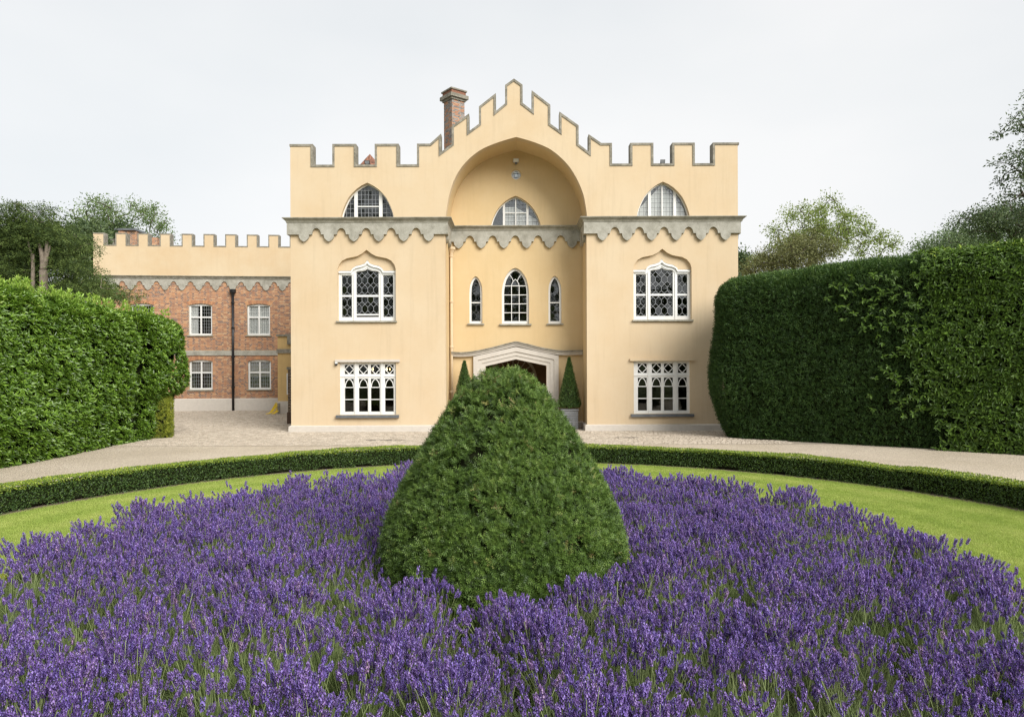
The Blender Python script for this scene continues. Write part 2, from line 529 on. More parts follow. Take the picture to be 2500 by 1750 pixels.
class MB:
    """collects plain shapes into one mesh"""

    def __init__(self):
        self.v, self.f, self.r = [], [], []

    def add(self, vs, fs, r=0.5):
        n = len(self.v)
        self.v.extend([tuple(p) for p in vs])
        self.f.extend([tuple(i + n for i in f) for f in fs])
        self.r.extend([r] * len(vs))
        return self

    def box(self, x0, x1, y0, y1, z0, z1, r=0.5):
        vs = [(x0, y0, z0), (x1, y0, z0), (x1, y1, z0), (x0, y1, z0), (x0, y0, z1), (x1, y0, z1), (x1, y1, z1), (x0, y1, z1)]
        return self.add(vs, [(0, 3, 2, 1), (4, 5, 6, 7), (0, 1, 5, 4), (1, 2, 6, 5), (2, 3, 7, 6), (3, 0, 4, 7)], r)

    def tube(self, pts, rad, n=8, r=0.5, cap=True):
        pts = [Vector(p) for p in pts]
        if isinstance(rad, (int, float)):
            rad = [rad] * len(pts)
        vs, fs = [], []
        up = Vector((0.13, 0.21, 0.97))
        for i, p in enumerate(pts):
            d = (pts[min(i + 1, len(pts) - 1)] - pts[max(i - 1, 0)])
            d = d.normalized() if d.length > 1e-9 else Vector((0, 0, 1))
            a = d.cross(up)
            if a.length < 0.05:
                a = d.cross(Vector((1, 0, 0)))
            a.normalize()
            b = d.cross(a)
            for k in range(n):
                t = 2 * math.pi * k / n
                vs.append(p + (a * math.cos(t) + b * math.sin(t)) * rad[i])
        for i in range(len(pts) - 1):
            for k in range(n):
                k2 = (k + 1) % n
                fs.append((i * n + k, i * n + k2, (i + 1) * n + k2, (i + 1) * n + k))
        if cap:
            fs.append(tuple(range(n - 1, -1, -1)))
            fs.append(tuple((len(pts) - 1) * n + k for k in range(n)))
        return self.add(vs, fs, r)

    def lathe(self, prof, cx, cy, n=24, r=0.5):
        vs, fs = [], []
        for (rr, z) in prof:
            for k in range(n):
                t = 2 * math.pi * k / n
                vs.append((cx + rr * math.cos(t), cy + rr * math.sin(t), z))
        for i in range(len(prof) - 1):
            for k in range(n):
                k2 = (k + 1) % n
                fs.append((i * n + k, i * n + k2, (i + 1) * n + k2, (i + 1) * n + k))
        fs.append(tuple(range(n - 1, -1, -1)))
        fs.append(tuple((len(prof) - 1) * n + k for k in range(n)))
        return self.add(vs, fs, r)

    def prism(self, outer, y0, y1, holes=(), xf=None):
        """outline in (x,z) given thickness in y, with holes"""
        loops = [list(outer)] + [list(h) for h in holes]
        flat = [p for lp in loops for p in lp]
        tris = tessellate_polygon([[Vector((p[0], p[1], 0)) for p in lp] for lp in loops])
        n = len(flat)
        vs = [(p[0], y0, p[1]) for p in flat] + [(p[0], y1, p[1]) for p in flat]
        fs = []
        for t in tris:
            a, b, c = [flat[i] for i in t]
            ar = (b[0] - a[0]) * (c[1] - a[1]) - (c[0] - a[0]) * (b[1] - a[1])
            if abs(ar) < 1e-12:
                continue
            t = tuple(t) if ar > 0 else tuple(reversed(t))
            fs.append(t)
            fs.append(tuple(n + i for i in reversed(t)))
        s = 0
        for lp in loops:
            m = len(lp)
            for i in range(m):
                j = (i + 1) % m
                fs.append((s + i, s + j, n + s + j, n + s + i))
            s += m
        if xf:
            vs = [xf(*v) for v in vs]
        return self.add(vs, fs)

    def ribbon(self, A, B, y0, y1, xf=None, closed=False):
        """solid between two matching polylines in (x,z)"""
        n = len(A)
        vs = [(p[0], y0, p[1]) for p in A] + [(p[0], y0, p[1]) for p in B] + [(p[0], y1, p[1]) for p in A] + [(p[0], y1, p[1]) for p in B]
        fs = []
        for i in range(n if closed else n - 1):
            j = (i + 1) % n
            fs += [(i, j, n + j, n + i), (2 * n + i, 3 * n + i, 3 * n + j, 2 * n + j), (i, 2 * n + i, 2 * n + j, j), (n + i, n + j, 3 * n + j, 3 * n + i)]
        if not closed:
            fs += [(0, n, 3 * n, 2 * n), (n - 1, 3 * n - 1, 4 * n - 1, 2 * n - 1)]
        if xf:
            vs = [xf(*v) for v in vs]
        return self.add(vs, fs)

    def mesh(self, name, smooth=False):
        me = bpy.data.meshes.new(name)
        me.from_pydata(self.v, [], self.f)
        a = me.attributes.new('rnd', 'FLOAT', 'POINT')
        a.data.foreach_set('value', self.r)
        if smooth:
            me.polygons.foreach_set('use_smooth', [True] * len(me.polygons))
        me.update()
        return me

    def build(self, name, mat, parent=None, label=None, kind=None, smooth=False):
        return link(name, self.mesh(name, smooth), mat, parent, label, kind)


def offset(pts, d, closed=False):
    """polyline moved d to its right with mitred corners"""
    n = len(pts)
    out = []
    for i in range(n):
        a = pts[i - 1] if (i > 0 or closed) else None
        b = pts[i]
        c = pts[(i + 1) % n] if (i < n - 1 or closed) else None

        def nrm(p, q):
            dx, dz = q[0] - p[0], q[1] - p[1]
            l = math.hypot(dx, dz) or 1e-9
            return (dz / l, -dx / l)
        if a is None:
            k = nrm(b, c)
            out.append((b[0] + k[0] * d, b[1] + k[1] * d))
        elif c is None:
            k = nrm(a, b)
            out.append((b[0] + k[0] * d, b[1] + k[1] * d))
        else:
            k1, k2 = nrm(a, b), nrm(b, c)
            mx, mz = k1[0] + k2[0], k1[1] + k2[1]
            q = 1 + k1[0] * k2[0] + k1[1] * k2[1]
            q = max(q, 0.25)
            out.append((b[0] + mx / q * d, b[1] + mz / q * d))
    return out


def smooth_line(pts, sub=4):
    out = []
    n = len(pts)
    for i in range(n - 1):
        p0, p1, p2, p3 = pts[max(i - 1, 0)], pts[i], pts[i + 1], pts[min(i + 2, n - 1)]
        for s in range(sub):
            t = s / sub
            out.append(tuple(0.5 * ((2 * p1[k]) + (-p0[k] + p2[k]) * t + (2 * p0[k] - 5 * p1[k] + 4 * p2[k] - p3[k]) * t * t + (-p0[k] + 3 * p1[k] - 3 * p2[k] + p3[k]) * t ** 3) for k in range(len(p1))))
    out.append(tuple(pts[-1]))
    return out


def clip(poly, cl):
    """convex clip of poly by the counter-clockwise polygon cl"""
    for i in range(len(cl)):
        a, b = cl[i], cl[(i + 1) % len(cl)]
        ex, ez = b[0] - a[0], b[1] - a[1]
        res = []
        for j in range(len(poly)):
            p, q = poly[j], poly[(j + 1) % len(poly)]
            sp = ex * (p[1] - a[1]) - ez * (p[0] - a[0])
            sq = ex * (q[1] - a[1]) - ez * (q[0] - a[0])
            if sp >= 0:
                res.append(p)
            if (sp >= 0) != (sq >= 0):
                t = sp / (sp - sq)
                res.append((p[0] + (q[0] - p[0]) * t, p[1] + (q[1] - p[1]) * t))
        poly = res
        if len(poly) < 3:
            return []
    return poly


def area(p):
    return 0.5 * sum(p[i][0] * p[(i + 1) % len(p)][1] - p[(i + 1) % len(p)][0] * p[i][1] for i in range(len(p)))


ROLL = 0.00375


def px(x, y, Y):
    """photo pixel -> (x, z) on the upright plane at distance Y"""
    dx, dy = x - 1250, y - 895
    return ((dx - dy * ROLL) * Y / FPX, HC - (dy + dx * ROLL) * Y / FPX)


# ================================================================== SETTING
def sheet(name, pts, z, mat, kind='structure', parent=None):
    tris = tessellate_polygon([[Vector((p[0], p[1], 0)) for p in pts]])
    vs = [(p[0], p[1], z) for p in pts]
    fs = []
    for t in tris:
        a, b, c = [pts[i] for i in t]
        ar = (b[0] - a[0]) * (c[1] - a[1]) - (c[0] - a[0]) * (b[1] - a[1])
        fs.append(tuple(t) if ar > 0 else tuple(reversed(t)))
    return MB().add(vs, fs).build(name, mat, parent, kind=kind)


def disc(r, cx, cy, n=128, ry=None):
    ry = ry or r
    return [(cx + r * math.cos(2 * math.pi * i / n), cy + ry * math.sin(2 * math.pi * i / n)) for i in range(n)]


RC = (0.0, 9.4)                 # centre of the hedge ring
BED_C, BED_R = (-0.26, 8.3), (5.3, 5.8)
sheet('ground', disc(900, 0, 0, 64), -0.03, M['field'])
sheet('gravel_drive', [(-40, -4), (40, -4), (40, 23.6), (-40, 23.6)], 0.0, M['gravel'])
paving = sheet('cobbled_paving', [(-40, 23.35), (14, 23.35), (14, 44), (-40, 44)], 0.004, M['joint'])
sheet('lawn', disc(9.62, *RC), 0.008, M['lawn'])


def ring_sheet(name, r0, r1, z, mat, n=128, c=RC):
    vs, fs = [], []
    for i in range(n):
        t = 2 * math.pi * i / n
        vs += [(c[0] + r0 * math.cos(t), c[1] + r0 * math.sin(t), z), (c[0] + r1 * math.cos(t), c[1] + r1 * math.sin(t), z)]
    for i in range(n):
        j = (i + 1) % n
        fs.append((2 * i, 2 * i + 1, 2 * j + 1, 2 * j))
    return MB().add(vs, fs).build(name, mat, kind='structure')


ring_sheet('hedge_soil', 9.55, 10.32, 0.014, M['soil'])
sheet('lavender_soil', disc(BED_R[0] + 0.05, *BED_C, ry=BED_R[1] + 0.05), 0.014, M['soil'])


def setts():
    """small granite setts laid in rows, real blocks joined into one mesh"""
    V, F, Rn = [], [], []
    rng = np.random.default_rng(3)
    y = 23.45
    base = np.array([[0, 1, 5, 4], [1, 2, 6, 5], [2, 3, 7, 6], [3, 0, 4, 7], [4, 5, 6, 7]])
    cnt = 0
    while y < 43.2:
        h = rng.uniform(0.10, 0.135)
        x = -22.0 + rng.uniform(0, 0.2)
        xmax = 9.4 if y < 29.0 else -8.6
        if y > 31.5:
            xmax = -8.9
        while x < xmax:
            w = rng.uniform(0.12, 0.21)
            lim = -15.5 - max(0, (y - 23.5)) * 0.5
            inside = (x > lim) and not (y > 28.2 and x > -9.15 and not (-2.75 < x < 3.0 and y < 29.9))
            if inside:
                g = 0.011
                z1 = 0.016 + rng.uniform(-0.006, 0.008)
                dz = rng.uniform(-0.004, 0.004, 4)
                s = rng.uniform(0.004, 0.014, 4)
                x0, x1, y0, y1 = x + g, x + w - g, y + g, y + h - g
                sl = (y - 23.45) * 0.0 + 0.02 * math.sin(x * 1.7 + y)
                V += [[x0, y0 + sl, 0], [x1, y0 + sl, 0], [x1, y1 + sl, 0], [x0, y1 + sl, 0],
                      [x0 + s[0], y0 + s[0] + sl, z1 + dz[0]], [x1 - s[1], y0 + s[1] + sl, z1 + dz[1]], [x1 - s[2], y1 - s[2] + sl, z1 + dz[2]], [x0 + s[3], y1 - s[3] + sl, z1 + dz[3]]]
                F.append(base + cnt * 8)
                Rn += [rng.uniform(0, 1)] * 8
                cnt += 1
            x += w
        y += h
    me = fast_mesh('setts', np.array(V), np.concatenate(F), np.array(Rn))
    link('setts', me, M['sett'], paving, kind='stuff')


setts()

# ================================================================== THE YELLOW HOUSE
Y0 = 28.33                      # front plane
YB = Y0 + 1.75                  # back of the entrance recess
TW = 0.40                       # wall thickness
house = thing('gothic_house', 'pale yellow gothic house with battlements and a great pointed arch over its entrance recess', 'house', (0.15, Y0, 0))


def f0(x, y):
    return px(x, y, Y0)


def fb(x, y):
    return px(x, y, YB)


def X0(x):
    return (x - 1250) * Y0 / FPX


ZT, ZB = 11.70, 10.86
xL, xR = X0(710.5), X0(1803)
jL, jR = X0(1088), X0(1433.2)
top = []
for a in [(709, 'T'), (766, 'T'), (766, 'B'), (813.5, 'B'), (813.5, 'T'), (871.5, 'T'), (871.5, 'B'), (917, 'B'), (917, 'T'), (975.5, 'T'), (975.5, 'B'), (1020, 'B'),
          (1020, 'T'), (1052, 'T'), (1079, 327), (1079, 371.7), (1105, 352.4), (1105, 309), (1147.5, 278), (1147.5, 321), (1171.5, 303.3), (1171.5, 261), (1213, 228.4),
          (1213, 272), (1235.5, 253.5), (1235.5, 208.6), (1257.4, 193), (1278.5, 208), (1278.5, 252.5), (1300.5, 269.5), (1300.5, 221.5), (1346, 257), (1346, 303),
          (1368, 319), (1368, 273.5), (1414.7, 307), (1414.7, 352.4), (1439, 371), (1439, 328.5), (1470, 'T'), (1496, 'T'), (1496, 'B'), (1540.6, 'B'), (1540.6, 'T'),
          (1597, 'T'), (1597, 'B'), (1643, 'B'), (1643, 'T'), (1698, 'T'), (1698, 'B'), (1742, 'B'), (1742, 'T'), (1806, 'T')]:
    if a[1] == 'T':
        top.append((X0(a[0]), ZT))
    elif a[1] == 'B':
        top.append((X0(a[0]), ZB))
    else:
        p = f0(*a)
        top.append((X0(a[0]), p[1]))
inner = offset(top, 0.085)
arch_px = [(1087.6, 533.5), (1090, 513.6), (1096, 478.7), (1107, 443.9), (1124.7, 411.5), (1149.6, 384), (1179.4, 363), (1219.3, 346.8), (1260.3, 334.8),
           (1299, 345.8), (1338, 361.7), (1366, 382), (1391, 408.5), (1411, 442), (1424.5, 476), (1431, 510), (1433.2, 531)]
archL = smooth_line([f0(*p) for p in arch_px[:9]], 4)
archR = smooth_line([f0(*p) for p in arch_px[8:]], 4)
arch = archL[:-1] + archR
arch[0] = (jL, arch[0][1])
arch[-1] = (jR, arch[-1][1])


def mirror(half, cx):
    """half outline from left foot to apex -> whole"""
    return half + [(2 * cx - p[0], p[1]) for p in reversed(half[:-1])]


ARCH_SHAPE = [(1, 0), (.965, .12), (.925, .22), (.861, .342), (.79, .46), (.711, .57), (.561, .71), (.40, .825), (.214, .921), (0, 1)]


def pointed(cx, z0, hw, h, shape=ARCH_SHAPE):
    half = [(cx - a * hw, z0 + b * h) for a, b in shape]
    return mirror(half, cx)           # left foot -> apex -> right foot (clockwise seen from the front)


def ccw(p):
    return p if area(p) > 0 else list(reversed(p))


# --- opening outlines in the front wall
OG_HALF = [(-71, 0), (-71, 127), (-68, 137), (-60, 147), (-48.5, 153), (-35.5, 155.5), (-23.5, 158), (-11, 164.5), (-4.5, 170), (0, 173.5)]
FR_HALF = [(-70.5, 0), (-70.5, 124), (-40, 124), (-35.5, 131), (-27.5, 136), (-15.5, 138.5), (-6.5, 142), (-2.2, 147.5), (0, 150)]
PXM = Y0 / FPX


def og(cx, z0, half, grow=0.0):
    h = [(cx + a * PXM, z0 + b * PXM) for a, b in half]
    return mirror(h, cx)


W_X = (X0(895.8), X0(1618.3))
W_Z = 4.53                       # top of the sill
L_X = (X0(897.7), X0(1616))
A_X = (X0(898.2), X0(1620.5))
A_Z = 8.70
C_X = fb(1259.8, 700)[0]
holes = []
for cx in W_X:
    holes.append(og(cx, W_Z - 0.02, OG_HALF))
LW, LZ0, LZ1 = 1.148, 0.70, 2.84     # half width, bottom, top
for cx in L_X:
    holes.append([(cx - LW, LZ0), (cx - LW, LZ1), (cx + LW, LZ1), (cx + LW, LZ0)])
for cx in A_X:
    holes.append(pointed(cx, A_Z, 1.085, 1.43))
outline = [(xL, 0)] + [(xL, inner[0][1])] + inner[1:-1] + [(xR, inner[-1][1])] + [(xR, 0), (jR, 0)] + list(reversed(arch)) + [(jL, 0)]
MB().prism(outline, Y0, Y0 + TW, holes).build('wall', M['stucco'], house)
# coping over the battlement
MB().ribbon(top, offset(top, 0.088), Y0 - 0.03, Y0 + TW + 0.03).build('coping', M['coping'], house)
# soffit and jambs of the recess behind the front wall
path = [(jL, 0)] + arch + [(jR, 0)]
MB().ribbon(path, offset(path, -0.12), Y0 + TW, YB).build('arch_soffit', M['stucco_recess_bounce'], house)
# side walls, back
m = MB()
m.box(xL, xL + TW, Y0 + TW, 42.5, 0, 11.2)
m.box(xR - TW, xR, Y0 + TW, 42.5, 0, 11.2)
m.box(xL, xR, 42.5, 42.9, 0, 10.2)
m.build('side_wall', M['stucco'], house)
m = MB()
m.box(xL + TW + 0.002, jL - 0.65, Y0 + TW + 0.01, YB + 0.36, 10.4, 10.5)
m.box(jR + 0.65, xR - TW - 0.002, Y0 + TW + 0.01, YB + 0.36, 10.4, 10.5)
m.box(xL + TW + 0.002, xR - TW - 0.002, YB + 0.362, 42.49, 10.4, 10.5)
m.build('roof', M['roof_lead'], house)

# --- recess back wall with its openings
AC_Z = fb(1259.8, 552.8)[1]
lanc = [(1161.9, 15.9, 674.3, 789.9), (1355, 16.0, 673.4, 789.9)]
LANC = [(1, 0), (1, .50), (1, .655), (.97, .74), (.88, .82), (.70, .89), (.45, .95), (.2, .985), (0, 1)]
CENT = [(1, 0), (1, .40), (1, .545), (.985, .62), (.93, .70), (.82, .80), (.64, .88), (.42, .945), (.2, .985), (0, 1)]
PB = YB / FPX


def lanc_outline(c, hw, yt, yb, shape, grow=0):
    p0 = fb(c, yb)
    p1 = fb(c, yt)
    return pointed(p0[0], p0[1] - grow, hw * PB + grow, p1[1] - p0[1] + 2 * grow, shape)


bholes = [pointed(C_X, AC_Z, 61.5 * PB, 75 * PB)]
for c, hw, yt, yb in lanc:
    bholes.append(lanc_outline(c, hw, yt, yb, LANC))
CEN = (1258.5, 33.2, 654, 790.7)
bholes.append(lanc_outline(*CEN, CENT))
OC = fb(1260, 426.6)
OCR = 12.2 * PB
bholes.append([(OC[0] + OCR * math.cos(t * math.pi / 16), OC[1] + OCR * math.sin(t * math.pi / 16)) for t in range(32)])
D_pts = [(fb(1185.5, 900)[0], 0.0), (fb(1185.5, 893)[0], fb(1185.5, 894)[1]), fb(1259.5, 877), (fb(1334, 893)[0], fb(1334, 892.5)[1]), (fb(1334, 900)[0], 0.0)]
DG = 0.001
bL, bR = jL - 0.5, jR + 0.5
_p = offset([(jL, 0)] + arch + [(jR, 0)], -0.115)
b_out = _p + [(D_pts[4][0], 0)] + [D_pts[3], D_pts[2], D_pts[1]] + [(D_pts[0][0], 0)]
MB().prism(b_out, YB, YB + 0.35, bholes).build('recess_wall', M['stucco_recess_bounce'], house)

# --- cornice (one moulding run along the whole front, into the recess and round the corners)


def sweep(path, prof, name, mat, parent, label=None):
    """prof: (projection, z); path in plan, front side to the right of travel"""
    lines = [offset(path, p[0]) for p in prof]
    vs, fs = [], []
    n = len(path)
    k = len(prof)
    for i in range(n):
        for j in range(k):
            vs.append((lines[j][i][0], lines[j][i][1], prof[j][1]))
    for i in range(n - 1):
        for j in range(k):
            j2 = (j + 1) % k
            fs.append((i * k + j, (i + 1) * k + j, (i + 1) * k + j2, i * k + j2))
    fs += [tuple(range(k)), tuple((n - 1) * k + j for j in reversed(range(k)))]
    return MB().add(vs, fs).build(name, mat, parent, label)


CZ = 8.69
front_path = [(xL, 40.0), (xL, Y0), (jL, Y0), (jL, YB), (jR, YB), (jR, Y0), (xR, Y0), (xR, 40.0)]
corn_prof = [(-0.02, 0), (0.27, -0.012), (0.27, -0.045), (0.235, -0.06), (0.21, -0.095), (0.165, -0.125), (0.16, -0.15), (0.142, -0.165), (0.14, -0.205), (-0.02, -0.205)]
sweep(front_path, [(p, CZ + z) for p, z in corn_prof], 'cornice', M['cornice'], house)


def frieze_pts(length, first, n, per=1.0):
    """lower edge of the hanging frieze, from s=0 to s=length; z below the cornice top"""
    pen = [(-.205, -.68), (-.20, -.75), (-.178, -.82), (-.135, -.88), (-.07, -.935), (0, -.97)]
    arc = [(-.19, -.68), (-.182, -.61), (-.158, -.54), (-.118, -.48), (-.065, -.438), (0, -.42)]
    pts = [(0, -.68)]
    for i in range(n):
        c = first + per * i
        pts += [(c + a, z) for a, z in pen] + [(c - a, z) for a, z in reversed(pen[:-1])]
        if i < n - 1:
            q = c + per / 2
            pts += [(q + a, z) for a, z in arc] + [(q - a, z) for a, z in reversed(arc[:-1])]
    pts.append((length, -.68))
    return pts


def frieze(name, A, B, first, n, mat, parent, thick=0.12, ztop=CZ - 0.2, zc=CZ, per=1.0):
    """A->B in plan; the face looks to the right of travel"""
    ax, ay = A
    dx, dy = B[0] - ax, B[1] - ay
    Ln = math.hypot(dx, dy)
    ux, uy = dx / Ln, dy / Ln
    nx, ny = uy, -ux
    low = [(s, zc + z) for s, z in frieze_pts(Ln, first, n, per)]
    out = [(0, ztop)] + low + [(Ln, ztop)]
    out = [p for i, p in enumerate(out) if i == 0 or (abs(p[0] - out[i - 1][0]) + abs(p[1] - out[i - 1][1])) > 1e-6]

    def xf(s, t, z):
        return (ax + ux * s + nx * t, ay + uy * s + ny * t, z)
    return MB().prism(out, thick, 0.0, (), xf).build(name, mat, parent)


fl = X0(703.5)
frieze('frieze', (fl, Y0), (jL + 0.12, Y0), X0(744.9) - fl, 6, M['stone'], house, per=1.012)
fr = X0(1807)
frieze('frieze', (jR - 0.12, Y0), (fr, Y0), X0(1471.5) - (jR - 0.12), 6, M['stone'], house, per=0.998)
frieze('frieze', (jL, YB), (jR, YB), 0.42, 6, M['stone'], house, per=0.978)
frieze('frieze', (jL, Y0 + 0.002), (jL, YB - 0.122), 0.45, 2, M['stone'], house, per=0.84)
frieze('frieze', (jR, YB - 0.122), (jR, Y0 + 0.002), 0.33, 2, M['stone'], house, per=0.84)
frieze('frieze', (xL, 38), (xL, Y0 + 0.002), 0.6, 9, M['stone'], house)
frieze('frieze', (xR, Y0 + 0.002), (xR, 38), 0.5, 9, M['stone'], house)

# --- plinth
pl_prof = [(-0.02, 0.275), (0.02, 0.27), (0.085, 0.235), (0.09, 0.0), (-0.02, 0.0)]
dl, dr = D_pts[0][0] - 0.52, D_pts[4][0] + 0.52
sweep([(xL, 40), (xL, Y0), (jL, Y0), (jL, YB), (dl, YB)], pl_prof, 'plinth', M['cream'], house)
sweep([(dr, YB), (jR, YB), (jR, Y0), (xR, Y0), (xR, 40)], pl_prof, 'plinth', M['cream'], house)

# --- door surround, hood mould, vestibule, inner door
dpl = [(D_pts[0][0], 0.0)] + D_pts[1:4] + [(D_pts[4][0], 0.0)]
b0 = offset(dpl, -0.002)
b1 = offset(dpl, -0.16)
b2 = offset(dpl, -0.33)
b3 = offset(dpl, -0.52)
m = MB()
m.ribbon(b0, b1, YB - 0.05, YB + 0.33)
m.ribbon(b1, b2, YB - 0.085, YB + 0.0)
m.ribbon(b2, b3, YB - 0.13, YB + 0.0)
m.build('door_surround', M['cream'], house)
hood_px = [(1103, 858.5), (1120, 859.5), (1140, 859), (1165, 855.5), (1200, 848), (1235, 839), (1252, 834.8), (1259.5, 833.5), (1267, 834.5), (1290, 840), (1320, 847.5), (1350, 853), (1372, 855.3), (1400, 855), (1421.5, 854.5)]
hood = smooth_line([fb(*p) for p in hood_px], 3)
m = MB()
m.ribbon(hood, offset(hood, 0.065), YB - 0.24, YB + 0.0)
m.build('hood_mould', M['coping'], house)
m = MB()
m.ribbon(offset(hood, 0.067), offset(hood, 0.13), YB - 0.19, YB)
m.ribbon(offset(hood, 0.132), offset(hood, 0.20), YB - 0.15, YB)
m.build('hood_moulding', M['cream'], house)
v0, v1, vz = D_pts[0][0] - 0.4, D_pts[4][0] + 0.15, 3.4
m = MB()
m.box(v0 - 0.1, v0, YB + 0.36, YB + 3.2, 0, vz)
m.box(v1, v1 + 0.1, YB + 0.36, YB + 3.2, 0, vz)
m.box(v0, v1, YB + 0.36, YB + 3.2, vz, vz + 0.1)
m.build('vestibule', M['stucco_old'], house)
dy = YB + 3.2
cx = (v0 + v1) / 2
m = MB()
m.box(v0, v1, dy + 0.08, dy + 0.16, 0, vz)
m.build('door_panel', M['wood'], house)
dd = MB()
for r0_, r1_ in ((1.02, 1.14), (0.52, 0.60)):
    A_ = [(cx + r0_ * math.cos(t * math.pi / 24), 2.05 + r0_ * math.sin(t * math.pi / 24)) for t in range(25)]
    B_ = [(cx + r1_ * math.cos(t * math.pi / 24), 2.05 + r1_ * math.sin(t * math.pi / 24)) for t in range(25)]
    dd.ribbon(A_, B_, dy - 0.04, dy + 0.079)
for k in range(1, 10):
    t = k * math.pi / 10
    A_ = [(cx + 0.605 * math.cos(t), 2.05 + 0.605 * math.sin(t)), (cx + 1.015 * math.cos(t), 2.05 + 1.015 * math.sin(t))]
    dd.ribbon(offset(A_, -0.02), offset(A_, 0.02), dy - 0.01, dy + 0.078)
dd.box(cx - 0.04, cx + 0.04, dy - 0.02, dy + 0.077, 0.02, 2.6)
dd.box(cx - 1.14, cx - 1.02, dy - 0.02, dy + 0.077, 0.02, 2.045)
dd.box(cx + 1.02, cx + 1.14, dy - 0.02, dy + 0.077, 0.02, 2.045)
dd.build('door_frame', M['stone'], house)

# --- rooms behind the windows
def room(x0, x1, z0, z1, y0, y1, parent):
    vs = [(x0, y0, z0), (x1, y0, z0), (x1, y1, z0), (x0, y1, z0), (x0, y0, z1), (x1, y0, z1), (x1, y1, z1), (x0, y1, z1)]
    MB().add(vs, [(0, 1, 2, 3), (4, 7, 6, 5), (1, 5, 6, 2), (2, 6, 7, 3), (3, 7, 4, 0)]).build('room_interior', M['room'], parent)


yr = Y0 + TW + 0.003
for x0_, x1_ in ((xL + 0.45, jL - 0.3), (jR + 0.3, xR - 0.45)):
    room(x0_, x1_, 0.1, 3.6, yr, Y0 + 5, house)
    room(x0_, x1_, 3.9, 7.6, yr, Y0 + 5, house)
    room(x0_, x1_, 8.0, 10.35, yr, Y0 + 5, house)
room(jL - 0.2, jR + 0.2, 3.9, 7.6, YB + 0.353, Y0 + 6, house)
room(jL - 0.2, jR + 0.2, 7.9, 10.35, YB + 0.353, Y0 + 6, house)

# ------------------------------------------------------------------ windows
GLR = random.Random(5)


def pane(poly, y, parent, mat, tilt=0.02):
    """one piece of glass, leaning a little its own way"""
    poly = ccw(poly)
    if abs(area(poly)) < 2e-5:
        return None
    cx_ = sum(p[0] for p in poly) / len(poly)
    cz_ = sum(p[1] for p in poly) / len(poly)
    a, b = GLR.gauss(0, tilt), GLR.gauss(0, tilt)
    vs = [(p[0], y + a * (p[0] - cx_) + b * (p[1] - cz_), p[1]) for p in poly]
    tris = tessellate_polygon([[Vector((p[0], p[1], 0)) for p in poly]])
    fs = []
    for t in tris:
        q = [poly[i] for i in t]
        ar = (q[1][0] - q[0][0]) * (q[2][1] - q[0][1]) - (q[2][0] - q[0][0]) * (q[1][1] - q[0][1])
        if abs(ar) > 1e-10:
            fs.append(tuple(t) if ar > 0 else tuple(reversed(t)))
    return MB().add(vs, fs).build('pane', mat, parent)


def leads(polys, y, parent, mat, w=0.013):
    seen, m = set(), MB()
    i = 0
    for poly in polys:
        for j in range(len(poly)):
            a, b = poly[j], poly[(j + 1) % len(poly)]
            ka, kb = (round(a[0], 3), round(a[1], 3)), (round(b[0], 3), round(b[1], 3))
            if ka == kb:
                continue
            key = (ka, kb) if ka < kb else (kb, ka)
            if key in seen:
                continue
            seen.add(key)
            i += 1
            d = (i * 7 % 11) * 0.0004
            m.ribbon(offset([a, b], -w / 2), offset([a, b], w / 2), y - 0.006 - d, y + 0.005 + d)
    if m.v:
        m.build('lead_came', mat, parent, kind='stuff')


def quarries(cl, x0, z0, s, P):
    """long hexagons with diamonds between, clipped to the light"""
    out = []
    xs = [p[0] for p in cl]
    zs = [p[1] for p in cl]
    for k in range(int((min(xs) - x0) / s) - 2, int((max(xs) - x0) / s) + 3):
        for j in range(int((min(zs) - z0) / P) - 2, int((max(zs) - z0) / P) + 3):
            bx, bz, h = x0 + k * s, z0 + j * P, s / 2
            for poly in ([(bx - h, bz), (bx, bz - h), (bx + h, bz), (bx, bz + h)],
                         [(bx + h, bz), (bx + s, bz + h), (bx + s, bz + P - h), (bx + h, bz + P), (bx, bz + P - h), (bx, bz + h)]):
                c = clip(poly, cl)
                if len(c) > 2 and abs(area(c)) > 1e-4:
                    out.append(c)
    return out


def grid(cl, x0, z0, sx, sz):
    out = []
    xs = [p[0] for p in cl]
    zs = [p[1] for p in cl]
    for k in range(int((min(xs) - x0) / sx) - 1, int((max(xs) - x0) / sx) + 2):
        for j in range(int((min(zs) - z0) / sz) - 1, int((max(zs) - z0) / sz) + 2):
            c = clip([(x0 + k * sx, z0 + j * sz), (x0 + (k + 1) * sx, z0 + j * sz), (x0 + (k + 1) * sx, z0 + (j + 1) * sz), (x0 + k * sx, z0 + (j + 1) * sz)], cl)
            if len(c) > 2 and abs(area(c)) > 1e-4:
                out.append(c)
    return out


def rect(x0, x1, z0, z1):
    return [(x0, z0), (x1, z0), (x1, z1), (x0, z1)]


